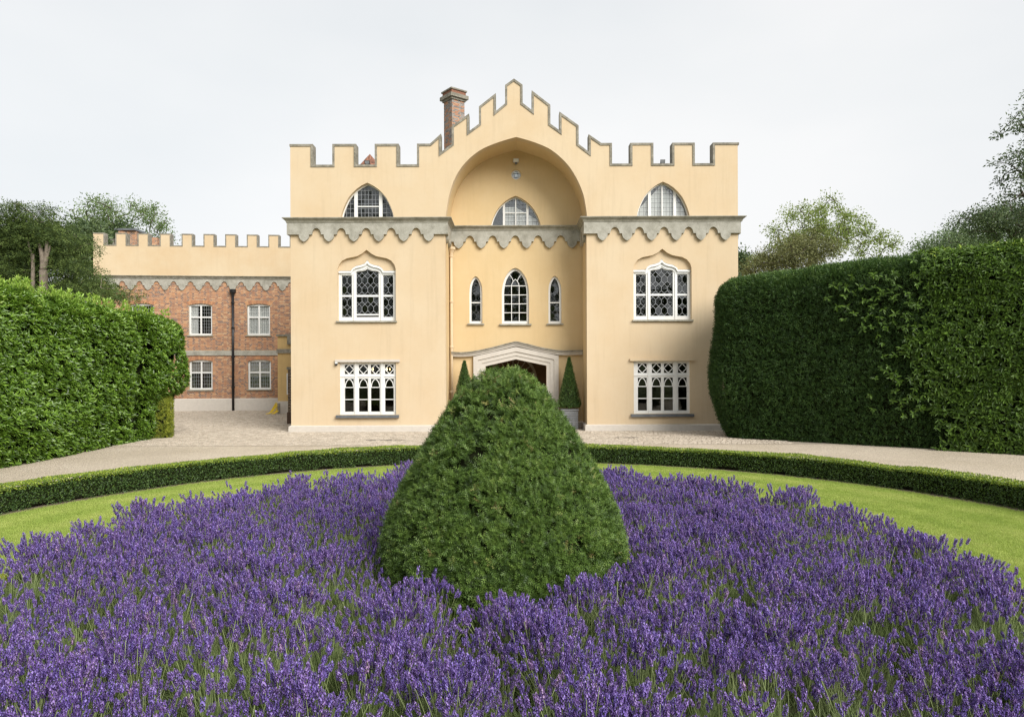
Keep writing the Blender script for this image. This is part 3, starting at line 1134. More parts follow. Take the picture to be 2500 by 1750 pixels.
def ogee_window(cx, parent, open_sash, label):
    yf = Y0 + 0.17
    # yellow panel that fills the ogee recess round the white frame
    fo = og(cx, W_Z - 0.02, FR_HALF)
    MB().prism(og(cx, W_Z - 0.02, OG_HALF), Y0 + 0.15, Y0 + 0.36, [fo]).build('recess_panel', M['stucco'], parent)

    def q(a, b):
        return (cx + a * PXM, W_Z + b * PXM)
    lt = rect(*[q(v, 0)[0] for v in (-63.2, -38.5)], *[q(0, v)[1] for v in (9, 111)])
    rt = rect(*[q(v, 0)[0] for v in (38.5, 63.2)], *[q(0, v)[1] for v in (9, 111)])
    ce = [q(-27.5, 9), q(27.5, 9), q(27.5, 119), q(25, 120.5), q(12, 122), q(5, 124), q(0, 127), q(-5, 124), q(-12, 122), q(-25, 120.5), q(-27.5, 119)]
    win = MB().prism(fo, yf, yf + 0.12, [lt, ce, rt]).build('window', M['white'], parent, label)
    # raised ogee architrave over the middle light and square ones over the sides
    hd = [q(*p) for p in [(-70, 120), (-40.5, 120), (-36.5, 127), (-28, 131.5), (-15.8, 134), (-7.2, 137.5), (-2.6, 142), (0, 146), (2.6, 142), (7.2, 137.5), (15.8, 134), (28, 131.5), (36.5, 127), (40.5, 120), (70, 120)]]
    m = MB().ribbon(hd, offset(hd, 0.055), yf - 0.075, yf - 0.0)
    h2 = [q(*p) for p in [(-34, 0), (-34, 116), (-30, 121), (-24, 124), (-12, 126), (-5, 129), (0, 133), (5, 129), (12, 126), (24, 124), (30, 121), (34, 116), (34, 0)]]
    m.ribbon(h2, offset(h2, 0.03), yf - 0.03, yf)
    for s in (-1, 1):
        m.box(*sorted((q(s * 36, 0)[0], q(s * 65.5, 0)[0])), yf - 0.025, yf, q(0, 112.5)[1], q(0, 114.5)[1])
    m.build('moulding', M['white'], win)
    # sash rails
    for (a, b), z, w in (((-63.2, -38.5), 61, 4), ((38.5, 63.2), 61, 4), ((-27.5, 27.5), 61, 4.6)):
        MB().box(q(a, 0)[0] + 0.001, q(b, 0)[0] - 0.001, yf + 0.025, yf + 0.10, q(0, z - w / 2)[1], q(0, z + w / 2)[1]).build('sash_rail', M['white'], win)
    if open_sash:
        MB().box(q(-27.4, 0)[0], q(27.4, 0)[0], yf + 0.02, yf + 0.08, q(0, 13)[1], q(0, 16.5)[1]).build('sash_rail', M['white'], win)
    yg = yf + 0.06
    allp = []
    for li, (a, b) in enumerate(((-63.2, -38.5), (-27.5, 27.5), (38.5, 63.2))):
        s = 0.238
        x0 = cx if li == 1 else q((a + b) / 2, 0)[0]
        for zl, zh in ((9, 58.7), (63.3, 111)):
            if li == 1 and zl == 9 and open_sash:
                zl = 16.5
            if li == 1 and zl > 60:
                cl = ccw([q(-27.4, 63.3), q(27.4, 63.3), q(27.4, 118), q(0, 126), q(-27.4, 118)])
                z0 = q(0, zl)[1] + 0.02
            else:
                cl = rect(q(a, 0)[0], q(b, 0)[0], q(0, zl)[1], q(0, zh)[1])
                z0 = q(0, zl)[1] + 0.02
            allp += quarries(cl, x0, z0, s, 0.385)
    for p in allp:
        pane(p, yg, win, M['old_glass'], 0.035)
    leads(allp, yg - 0.006, win, M['lead'])
    MB().box(cx - 1.235, cx + 1.235, Y0 - 0.09, Y0 + 0.20, W_Z - 0.085, W_Z - 0.022).build('sill', M['cornice'], win)
    return win


ogee_window(W_X[0], house, True, 'ogee headed sash window with its middle sash raised a little')
ogee_window(W_X[1], house, False, 'ogee headed sash window, closed')


def gothic_casement(cx, parent, label):
    yf = Y0 + 0.10
    S1 = PXM
    lights = [(-57.8, -35.7), (-23.2, -1.4 + 0.4), (6.2, 28.3), (40.9, 62.3)]
    z_ = lambda y: LZ0 + (1011.6 - y) * S1
    holes_ = []
    for a, b in lights:
        holes_.append(rect(cx + a * S1, cx + b * S1, z_(912.3), z_(889.8)))
        holes_.append(rect(cx + a * S1, cx + b * S1, z_(1004.4), z_(924)))
    win = MB().prism(rect(cx - LW, cx + LW, LZ0, LZ1), yf, yf + 0.10, holes_).build('window', M['white'], parent, label)
    mm = MB()
    for xm in (-29.5, 34.7):
        mm.box(cx + (xm - 3.4) * S1, cx + (xm + 3.4) * S1, yf - 0.035, yf, LZ0 + 0.001, LZ1 - 0.001)
    mm.box(cx + 0.5 * S1, cx + 4.6 * S1, yf - 0.015, yf, LZ0 + 0.002, z_(916.5))
    xs = [cx - LW + 0.002, cx + (-33) * S1 - 0.001, cx + (-26) * S1 + 0.001, cx + 31.2 * S1 - 0.001, cx + 38.2 * S1 + 0.001, cx + LW - 0.002]
    for a, b in ((xs[0], xs[1]), (xs[2], xs[3]), (xs[4], xs[5])):
        mm.box(a, b, yf - 0.03, yf, z_(919.5), z_(916.3))
    mm.build('mullion', M['white'], win)
    bars, polys = MB(), []
    yb0, yb1 = yf + 0.02, yf + 0.075
    for a, b in lights:
        xa, xb = cx + a * S1, cx + b * S1
        xc, hw = (xa + xb) / 2, (xb - xa) / 2
        z0, z1 = z_(912.3), z_(889.8)
        zc = (z0 + z1) / 2
        dia = [(xa, zc), (xc, z0), (xb, zc), (xc, z1)]
        bars.ribbon(offset(dia, 0.016, True), offset(dia, -0.016, True), yb0, yb1, closed=True)
        polys.append(dia)
        polys += [[(xa, z0), (xc, z0), (xa, zc)], [(xb, z0), (xb, zc), (xc, z0)], [(xa, z1), (xa, zc), (xc, z1)], [(xb, z1), (xc, z1), (xb, zc)]]
        zt, z2, z3, zb = z_(924), z_(945), z_(974.5), z_(1004.4)
        ar = pointed(xc, z2, hw, zt - z2, [(1, 0), (.985, .15), (.93, .33), (.84, .5), (.69, .67), (.48, .83), (.24, .945), (0, 1)])
        bars.ribbon(offset(ar, -0.004), offset(ar, 0.03), yb0, yb1)
        for zz in (z2, z3):
            bars.box(xa, xb, yb0 + 0.002, yb1 - 0.002, zz - 0.022, zz + 0.014)
        polys.append(list(ar))
        n = len(ar) // 2
        polys.append([(xa, zt)] + list(ar[:n + 1]))
        polys.append(list(ar[n:]) + [(xb, zt)])
        polys += [rect(xa, xb, z3, z2), rect(xa, xb, zb, z3)]
    bars.build('glazing_bar', M['white'], win)
    for p in polys:
        pane(p, yf + 0.05, win, M['glass'], 0.008)
    MB().box(cx - 1.275, cx + 1.275, Y0 - 0.13, Y0 + 0.15, LZ0 - 0.125, LZ0 - 0.012).build('sill', M['slate'], win)
    MB().box(cx - 1.31, cx + 1.31, Y0 - 0.10, Y0 - 0.001, LZ1 + 0.002, LZ1 + 0.10).build('drip_mould', M['cream'] if cx < 0 else M['stucco'], parent)
    return win


win_l = gothic_casement(L_X[0], house, 'white gothic casement with lit chandelier behind')
gothic_casement(L_X[1], house, 'white gothic casement beside the yew hedge')


def arch_window(cx, z0, hw, h, yw, parent, label, mull, centre_bar, transom, blinds, lead_mat, sx=0.155, sz=0.185):
    yf = yw + 0.20
    out = pointed(cx, z0, hw, h)
    shp = ARCH_SHAPE

    def zat(x):
        a = abs(x - cx) / hw
        for i in range(len(shp) - 1):
            if shp[i][0] >= a >= shp[i + 1][0]:
                t = (shp[i][0] - a) / (shp[i][0] - shp[i + 1][0])
                return z0 + h * (shp[i][1] + t * (shp[i + 1][1] - shp[i][1]))
        return z0
    inn = pointed(cx, z0 + 0.055, hw - 0.062, h - 0.11)
    inn_c = ccw(list(inn))
    edges = [cx - hw, cx - mull[1], cx - mull[0], cx + mull[0], cx + mull[1], cx + hw]
    lights = []
    big = 10
    spans = [(edges[0], edges[1]), (edges[2], edges[3]), (edges[4], edges[5])]
    if centre_bar:
        spans = [spans[0], (edges[2], cx - 0.025), (cx + 0.025, edges[3]), spans[2]]
    for a, b in spans:
        c = clip(inn_c, rect(a, b, z0 - 1, z0 + big))
        lights.append(c)
    win = MB().prism(out, yf, yf + 0.09, lights).build('window', M['white'], parent, label)
    if transom:
        for a, b in spans[1:-1]:
            MB().box(a, b, yf + 0.012, yf + 0.075, z0 + transom - 0.022, z0 + transom + 0.022).build('transom', M['white'], win)
    polys = []
    for i, c in enumerate(lights):
        x0 = spans[i][0]
        polys += grid(c, x0 + 0.003, z0 + 0.06, (spans[i][1] - spans[i][0]) / max(1, round((spans[i][1] - spans[i][0]) / sx)), sz)
    for p in polys:
        pane(p, yf + 0.05, win, M['clear_glass'] if blinds else M['old_glass'], 0.02)
    leads(polys, yf + 0.045, win, lead_mat, 0.012)
    for (a, b, za, zb) in blinds:
        xa, xb = cx + a * hw, cx + b * hw
        zz = [(xa, z0 + za * h), (xb, z0 + za * h), (xb, min(z0 + zb * h, zat(xb) - 0.03)), (xa, min(z0 + zb * h, zat(xa) - 0.03))]
        if a < 0 < b:
            zz = [(xa, z0 + za * h), (xb, z0 + za * h), (xb, min(z0 + zb * h, zat(xb) - 0.03)), (cx, min(z0 + zb * h, z0 + h - 0.03)), (xa, min(z0 + zb * h, zat(xa) - 0.03))]
        # folds of cloth
        MB().prism(zz, yf + 0.13, yf + 0.15).build('blind', M['blind'], win)
    return win


arch_window(A_X[0], A_Z, 1.085, 1.43, Y0, house, 'pointed arch window of dark leaded panes', (0.44, 0.575), False, 0.51, [], M['lead'])
arch_window(A_X[1], A_Z, 1.085, 1.43, Y0, house, 'pointed arch window with pale cloth drawn behind', (0.46, 0.575), True, 0, [(-0.9, 0.9, 0.0, 0.97)], M['dark_lead'])
arch_window(C_X, AC_Z, 61.5 * PB, 75 * PB, YB, house, 'pointed arch window with half lowered white blinds under the great arch', (0.46, 0.56), True, 0.63, [(-0.42, 0.9, 0.0, 0.68)], M['dark_lead'])


def lancet(c, hw, yt, yb, parent, label):
    out = lanc_outline(c, hw, yt, yb, LANC)
    cx_, z0 = fb(c, yb)
    z1 = fb(c, yt)[1]
    w = hw * PB
    yf = YB + 0.10
    inn = pointed(cx_, z0 + 0.11, w - 0.085, z1 - z0 - 0.21, LANC)
    win = MB().prism(out, yf, yf + 0.09, [inn]).build('window', M['white'], parent, label)
    zm = z0 + (790 - 738.5) * PB
    MB().box(cx_ - w + 0.086, cx_ + w - 0.086, yf + 0.01, yf + 0.08, zm - 0.024, zm + 0.024).build('sash_rail', M['white'], win)
    polys = []
    ic = ccw(list(inn))
    for za, zb in ((z0, zm - 0.024), (zm + 0.024, z1 + 1)):
        cl = clip(ic, rect(cx_ - 2, cx_ + 2, za, zb))
        polys += quarries(cl, cx_, max(za, z0 + 0.11) + 0.02, (w - 0.085), 0.36)
    for p in polys:
        pane(p, yf + 0.05, win, M['old_glass'], 0.05)
    leads(polys, yf + 0.044, win, M['dark_lead'], 0.012)
    MB().box(cx_ - 0.36, cx_ + 0.36, YB - 0.09, YB + 0.15, z0 - 0.06, z0 - 0.004).build('sill', M['cornice'], win)


lancet(*lanc[0], house, 'narrow lancet window next to the downpipe')
lancet(*lanc[1], house, 'narrow lancet window away from the downpipe')


def centre_window(parent):
    c, hw, yt, yb = CEN
    out = lanc_outline(c, hw, yt, yb, CENT)
    cx_, z0 = fb(c, yb)
    z1 = fb(c, yt)[1]
    w = hw * PB
    yf = YB + 0.12
    inn = pointed(cx_, z0 + 0.13, w - 0.10, z1 - z0 - 0.24, CENT)
    win = MB().prism(out, yf, yf + 0.09, [inn]).build('window', M['white'], parent, 'tall round pointed sash window with white tracery')
    xs = [cx_ - 0.49 + 0.02, cx_ - 0.165, cx_ + 0.165, cx_ + 0.49 - 0.02]
    zr = [z0 + (1410 - v) / 5.357 * PB + 0.13 for v in (1410, 1300, 1184, 1067, 948)]
    bars = MB()
    y0_, y1_ = yf + 0.015, yf + 0.075
    wi = w - 0.10
    xe = (cx_ - wi, cx_ + wi)
    for z in zr[1:]:
        bars.box(xe[0] + 0.001, xe[1] - 0.001, y0_ + 0.001, y1_ - 0.001, z - 0.016, z + 0.016)
    for x in xs[1:3]:
        bars.box(x - 0.015, x + 0.015, y0_, y1_, z0 + 0.131, zr[4] + 0.001)
    ztop = z1 - 0.11
    hh = ztop - zr[4]
    # tracery: little pointed arch and two ribs that cross to the head
    la = [(xs[1], zr[4]), (xs[1] + 0.02, zr[4] + 0.10), (xs[1] + 0.075, zr[4] + 0.20), (cx_, zr[4] + 0.29), (xs[2] - 0.075, zr[4] + 0.20), (xs[2] - 0.02, zr[4] + 0.10), (xs[2], zr[4])]
    bars.ribbon(offset(la, -0.013), offset(la, 0.013), y0_ + 0.003, y1_ - 0.003)
    rib = {}
    for s in (-1, 1):
        ln = [(cx_ + s * 0.085, zr[4] + 0.205), (cx_ + s * 0.125, zr[4] + 0.31), (cx_ + s * 0.185, zr[4] + 0.41), (cx_ + s * 0.262, zr[4] + 0.50)]
        rib[s] = ln
        bars.ribbon(offset(ln, -0.013), offset(ln, 0.013), y0_ + 0.005, y1_ - 0.005)
    bars.build('glazing_bar', M['white'], win)
    ic = ccw(list(inn))
    cols = [(xe[0], xs[1]), (xs[1], xs[2]), (xs[2], xe[1])]
    zz = [z0 + 0.13] + zr[1:]
    for i in range(4):
        for a, b in cols:
            pane(rect(a, b, zz[i], zz[i + 1]), yf + 0.045, win, M['mirror_glass'], 0.012)
    head = clip(ic, rect(xe[0] - 1, xe[1] + 1, zr[4], 99))
    pane(clip(head, rect(-50, cx_ - 0.165, 0, 99)), yf + 0.045, win, M['mirror_glass'], 0.012)
    pane(clip(head, rect(cx_ + 0.165, 50, 0, 99)), yf + 0.045, win, M['mirror_glass'], 0.012)
    pane(clip(clip(head, rect(cx_ - 0.165, cx_ + 0.165, 0, 99)), rect(-50, 50, zr[4] + 0.25, 99)), yf + 0.045, win, M['mirror_glass'], 0.012)
    pane(la, yf + 0.047, win, M['mirror_glass'], 0.012)
    MB().box(cx_ - 0.69, cx_ + 0.69, YB - 0.10, YB + 0.17, z0 - 0.07, z0 - 0.004).build('sill', M['cornice'], win)


centre_window(house)

# quatrefoil oculus
yo = YB + 0.10
ring = [(OC[0] + OCR * math.cos(t * math.pi / 24), OC[1] + OCR * math.sin(t * math.pi / 24)) for t in range(48)]
qf = []
lobe, off = OCR * 0.40, OCR * 0.44
for k in range(4):
    a0 = k * math.pi / 2
    for t in range(-9, 10):
        a = a0 + t * math.pi / 2 / 9 * 0.92
        qf.append((OC[0] + off * math.cos(a0) + lobe * math.cos(a), OC[1] + off * math.sin(a0) + lobe * math.sin(a)))
oc = MB().prism(ring, yo, yo + 0.08, [qf]).build('window', M['white'], house, 'small round quatrefoil window high under the arch')
h_ = lobe * 0.92
polys = [rect(OC[0] - h_, OC[0] + h_, OC[1] - h_, OC[1] + h_)]
for sx_, sz_ in ((1, 0), (-1, 0), (0, 1), (0, -1)):
    polys.append([(OC[0] + off * sx_ + lobe * math.cos(t * math.pi / 8), OC[1] + off * sz_ + lobe * math.sin(t * math.pi / 8)) for t in range(16)])
for i, p in enumerate(polys):
    pane(p, yo + 0.05 + 0.002 * i, oc, M['clear_glass'], 0.01)
leads([polys[0]], yo + 0.04, oc, M['dark_lead'], 0.02)
MB().box(OC[0] - 0.25, OC[0] + 0.25, yo + 0.12, yo + 0.13, OC[1] - 0.25, OC[1] + 0.25).build('blind', M['blind'], oc)

# --- downpipe in the recess corner
dpx = fb(1102.5, 700)[0]
pipe_y = YB - 0.13
zt_ = fb(1102, 622)[1]
dp = MB().tube([(dpx, pipe_y, 0.05), (dpx, pipe_y, zt_)], 0.062, 12).build('downpipe', M['stucco'], house, smooth=True)
MB().lathe([(0.07, zt_ - 0.03), (0.085, zt_ + 0.05), (0.14, zt_ + 0.16), (0.18, zt_ + 0.2), (0.18, zt_ + 0.30), (0.15, zt_ + 0.31)], dpx, pipe_y, 12).build('hopper', M['stucco'], dp)
for yy in (627, 737, 847, 956):
    z = fb(1100, yy)[1]
    m = MB().lathe([(0.075, z - 0.05), (0.085, z - 0.03), (0.085, z + 0.03), (0.075, z + 0.05)], dpx, pipe_y, 12)
    m.box(dpx - 0.13, dpx + 0.02, YB - 0.10, YB, z - 0.02, z + 0.02)
    m.build('bracket', M['stucco'], dp)

# --- roofs that peep over the battlements
def tile_cone(cx, cy, r, z0, z1, n=20, rows=9):
    m = MB()
    rg = random.Random(int(cx * 100))
    for j in range(rows):
        for k in range(n):
            a0, a1 = 2 * math.pi * (k + 0.5 * (j % 2)) / n, 2 * math.pi * (k + 0.94 + 0.5 * (j % 2)) / n
            ra, rb = r * (1 - (j / rows) ** 1.15) + 0.02, r * (1 - ((j + 1) / rows) ** 1.15)
            za, zb = z0 + (z1 - z0) * j / rows, z0 + (z1 - z0) * (j + 1.15) / rows
            vs = [(cx + ra * math.cos(a0), cy + ra * math.sin(a0), za), (cx + ra * math.cos(a1), cy + ra * math.sin(a1), za),
                  (cx + rb * math.cos(a1), cy + rb * math.sin(a1), zb), (cx + rb * math.cos(a0), cy + rb * math.sin(a0), zb)]
            vi = [(p[0] * 0.97 + cx * 0.03, p[1] * 0.97 + cy * 0.03, p[2] - 0.03) for p in vs]
            m.add(vs + vi, [(0, 1, 2, 3), (0, 4, 5, 1), (1, 5, 6, 2), (3, 2, 6, 7), (0, 3, 7, 4)], rg.random())
    return m


tr = tile_cone(px(903, 380, 32.5)[0], 32.5, 0.95, 11.3, 12.55).build('turret_roof', M['tile'], house, 'reddish tiled turret roof')
tr2 = tile_cone(px(1765, 380, 32.5)[0], 32.5, 0.42, 11.2, 12.9).build('turret_roof', M['roof_lead'], house, 'dark turret roof')


# --- brickwork
def brick_rows(x0, x1, z0, z1, gap_fn, rng, depth=0.007, hh=0.075, flem=True, grey=False):
    """boxes for one plane: returns (V, F, rnd) in local (s, out, z)"""
    V, F, Rr = [], [], []
    base = np.array([[0, 1, 5, 4], [1, 2, 6, 5], [2, 3, 7, 6], [3, 0, 4, 7], [4, 5, 6, 7]])
    nrow = int(round((z1 - z0) / hh))
    hh = (z1 - z0) / nrow
    c = 0
    for j in range(nrow):
        za, zb = z0 + j * hh + 0.0075, z0 + (j + 1) * hh - 0.0075
        s = x0 - (0.17 if j % 2 else 0.0)
        k = j
        gaps = gap_fn(0.5 * (za + zb))
        while s < x1:
            head = (k % 2 == 0) if flem else False
            L_ = (0.1125 if head else 0.225)
            a, b = s + 0.0065, s + L_ - 0.0065
            s += L_
            k += 1
            a, b = max(a, x0), min(b, x1)
            pieces = [(a, b)]
            for g0, g1 in gaps:
                nw = []
                for p in pieces:
                    if p[1] <= g0 or p[0] >= g1:
                        nw.append(p)
                    else:
                        if p[0] < g0:
                            nw.append((p[0], g0))
                        if p[1] > g1:
                            nw.append((g1, p[1]))
                pieces = nw
            for a, b in pieces:
                if b - a < 0.02:
                    continue
                d = depth + rng.uniform(-0.003, 0.003)
                V += [[a, 0, za], [b, 0, za], [b, 0, zb], [a, 0, zb], [a + .002, d, za + .002], [b - .002, d, za + .002], [b - .002, d, zb - .002], [a + .002, d, zb - .002]]
                F.append(base + 8 * c)
                r = rng.uniform(0, 1)
                if head and rng.uniform() < 0.30:
                    r = rng.uniform(0, 0.2)
                elif not head:
                    r = 0.22 + 0.78 * r if rng.uniform() > 0.14 else r * 0.25
                if grey:
                    r = rng.uniform(0, 0.45) if rng.uniform() < 0.58 else rng.uniform(0.5, 1)
                Rr += [r] * 8
                c += 1
    return np.array(V, dtype=float), np.concatenate(F), np.array(Rr)


def place_plane(V, A, u, nrm):
    """local (s,out,z) -> world, A origin (x,y), u along, nrm outwards"""
    W = np.empty_like(V)
    W[:, 0] = A[0] + u[0] * V[:, 0] + nrm[0] * V[:, 1]
    W[:, 1] = A[1] + u[1] * V[:, 0] + nrm[1] * V[:, 1]
    W[:, 2] = V[:, 2]
    return W


def square_chimney(name, cx, cy, half, z0, z1, ang, parent, mat, grey=False, label=None, cap=True):
    """brick stack, its four faces laid course by course"""
    ca, sa = math.cos(ang), math.sin(ang)
    core = MB()
    cs = [(-half, -half), (half, -half), (half, half), (-half, half)]
    w = [(cx + ca * a - sa * b, cy + sa * a + ca * b) for a, b in cs]
    core.add([(p[0], p[1], z0) for p in w] + [(p[0], p[1], z1) for p in w], [(0, 1, 5, 4), (1, 2, 6, 5), (2, 3, 7, 6), (3, 0, 4, 7), (4, 5, 6, 7)])
    st = core.build(name, M['mortar'], parent, label)
    rng = np.random.default_rng(11)
    Vs, Fs, Rs, n = [], [], [], 0
    for i in range(4):
        a, b = w[i], w[(i + 1) % 4]
        u = ((b[0] - a[0]) / (2 * half), (b[1] - a[1]) / (2 * half))
        V, F, r = brick_rows(0, 2 * half, z0, z1, lambda z: [], rng, grey=grey)
        Vs.append(place_plane(V, a, u, (u[1], -u[0])))
        Fs.append(F + n)
        Rs.append(r)
        n += len(V)
    link('brickwork', fast_mesh('brickwork', np.concatenate(Vs), np.concatenate(Fs), np.concatenate(Rs)), mat, st, kind='stuff')
    if cap:
        def slab(h0, za, zb, mt, nm):
            ww = [(cx + ca * a * h0 / half - sa * b * h0 / half, cy + sa * a * h0 / half + ca * b * h0 / half) for a, b in cs]
            return MB().add([(p[0], p[1], za) for p in ww] + [(p[0], p[1], zb) for p in ww], [(3, 2, 1, 0), (4, 5, 6, 7), (0, 1, 5, 4), (1, 2, 6, 5), (2, 3, 7, 6), (3, 0, 4, 7)]).build(nm, mt, st)
        slab(half + 0.06, z1, z1 + 0.10, M['coping'], 'chimney_band')
        slab(half + 0.15, z1 + 0.10, z1 + 0.27, M['coping'], 'chimney_band')
        slab(half + 0.05, z1 + 0.27, z1 + 0.46, M['tile'], 'chimney_band')
        slab(half + 0.10, z1 + 0.46, z1 + 0.53, M['coping'], 'chimney_cap')
    return st


chx = px(1109, 300, 34)[0]
square_chimney('chimney', chx, 34, 0.36, 9.0, px(1109, 251, 34)[1] - 0.0, R(38), house, M['brick_grey'], True, 'chequered red and grey brick chimney set cornerwise')

# ================================================================== THE BRICK WING
wing_a = R(5)
wu = (math.cos(wing_a), math.sin(wing_a))
wnr = (wu[1], -wu[0])
wmid = (px(570, 800, 42.6)[0], 42.6)
wing = thing('brick_wing', 'red brick wing with a pale battlemented parapet, set back beyond the yellow house', 'house wing', (wmid[0], wmid[1], 0))


def wp(s, out, z):
    return (wmid[0] + wu[0] * s + wnr[0] * out, wmid[1] + wu[1] * s + wnr[1] * out, z)


def ws(x):
    """photo column -> distance along the wing front"""
    k = (x - 1250) / FPX
    return (wmid[0] - k * wmid[1]) / (k * wu[1] - wu[0])


def wz(x, y):
    s = ws(x)
    Yd = wmid[1] + wu[1] * s
    return HC - ((y - 895) + (x - 1250) * ROLL) * Yd / FPX


S0, S1w = ws(228.5), 9.0
WT, WB = 10.78, 10.07
ztop_c, zfr = 8.22, 8.22
wxf = lambda s, o, z: wp(s, -o, z)
mer = []
m0 = ws(228.5)
per = 1.283
z_top_pts = []
k = 0
s = m0
while s < S1w:
    z_top_pts += [(s, WT), (s + 0.66, WT), (s + 0.66, WB), (s + per, WB)]
    s += per
z_top_pts = z_top_pts[:-2]
S1w = z_top_pts[-1][0]
inn_w = offset(z_top_pts, 0.06)
MB().prism([(m0, 8.0), (m0, inn_w[0][1])] + inn_w[1:-1] + [(S1w, inn_w[-1][1]), (S1w, 8.0)], 0.0, 0.40, (), wxf).build('parapet_wall', M['stucco_wing'], wing)
MB().ribbon(z_top_pts, offset(z_top_pts, 0.063), -0.02, 0.42, wxf).build('coping', M['coping'], wing)
A_ = wp(m0, 0, 0)
B_ = wp(S1w, 0, 0)
back = wp(m0, -9, 0)
sweep([(back[0], back[1]), (A_[0], A_[1]), (B_[0], B_[1])], [(p * 0.8, ztop_c + z * 0.85) for p, z in corn_prof], 'cornice', M['cornice'], wing)
Lw = S1w - m0
frieze('frieze', (A_[0], A_[1]), (B_[0], B_[1]), ws(355.5 - 39.4 * 3) - m0, int(Lw) - 1, M['stone'], wing, 0.07, ztop_c - 0.17, ztop_c + 0.08, 0.992)
# mortar wall, side return, roof
WZP = 0.76
wwin = []
for xc_, zb_, zt__ in ((347.2, 'u', 0), (490, 'u', 0), (632, 'u', 0), (490.5, 'l', 0), (633.5, 'l', 0), (347, 'l', 0)):
    sc_ = ws(xc_)
    if zb_ == 'u':
        wwin.append((sc_, 4.62, 6.44))
    else:
        wwin.append((sc_, 1.30, 3.02))
WHW = 0.685


def head(x, zt):
    return zt + 0.10 * (1 - (x / WHW) ** 2)


wh = []
for sc_, za, zb in wwin:
    o_ = [(sc_ - WHW, za), (sc_ - WHW, zb)] + [(sc_ - WHW + 2 * WHW * t / 8, head(-WHW + 2 * WHW * t / 8, zb)) for t in range(1, 8)] + [(sc_ + WHW, zb), (sc_ + WHW, za)]
    wh.append(o_)
MB().prism([(m0, 0), (m0, 7.99), (S1w, 7.99), (S1w, 0)], 0.0, 0.35, wh, wxf).build('wall', M['mortar'], wing)
m = MB()
m.add([wp(m0, -0.352, 0), wp(m0, -9, 0), wp(m0, -9, 9.9), wp(m0, -0.352, 9.9), wp(m0 + 0.3, -0.352, 0), wp(m0 + 0.3, -9, 0), wp(m0 + 0.3, -9, 9.9), wp(m0 + 0.3, -0.352, 9.9)],
      [(0, 3, 2, 1), (4, 5, 6, 7), (0, 1, 5, 4), (1, 2, 6, 5), (2, 3, 7, 6), (3, 0, 4, 7)])
m.build('side_wall', M['stucco_wing'], wing)
MB().add([wp(m0 + 0.31, -0.41, 9.3), wp(S1w, -0.41, 9.3), wp(S1w, -9, 9.3), wp(m0 + 0.31, -9, 9.3)], [(0, 1, 2, 3)]).build('roof', M['roof_lead'], wing)


def gaps(z):
    g = []
    for sc_, za, zb in wwin:
        if za - 0.07 < z < zb:
            g.append((sc_ - WHW - 0.005, sc_ + WHW + 0.005))
        elif zb <= z:
            # above the springing: the arch ring and the head below it
            lim = z - 0.22
            if lim <= zb:
                g.append((sc_ - WHW - 0.09, sc_ + WHW + 0.09))
            elif lim < zb + 0.10:
                hx = WHW * math.sqrt(max(0, 1 - (lim - zb) / 0.10))
                g.append((sc_ - hx, sc_ + hx))
    if 3.36 < z < 3.66:
        g.append((-99, 99))
    return g


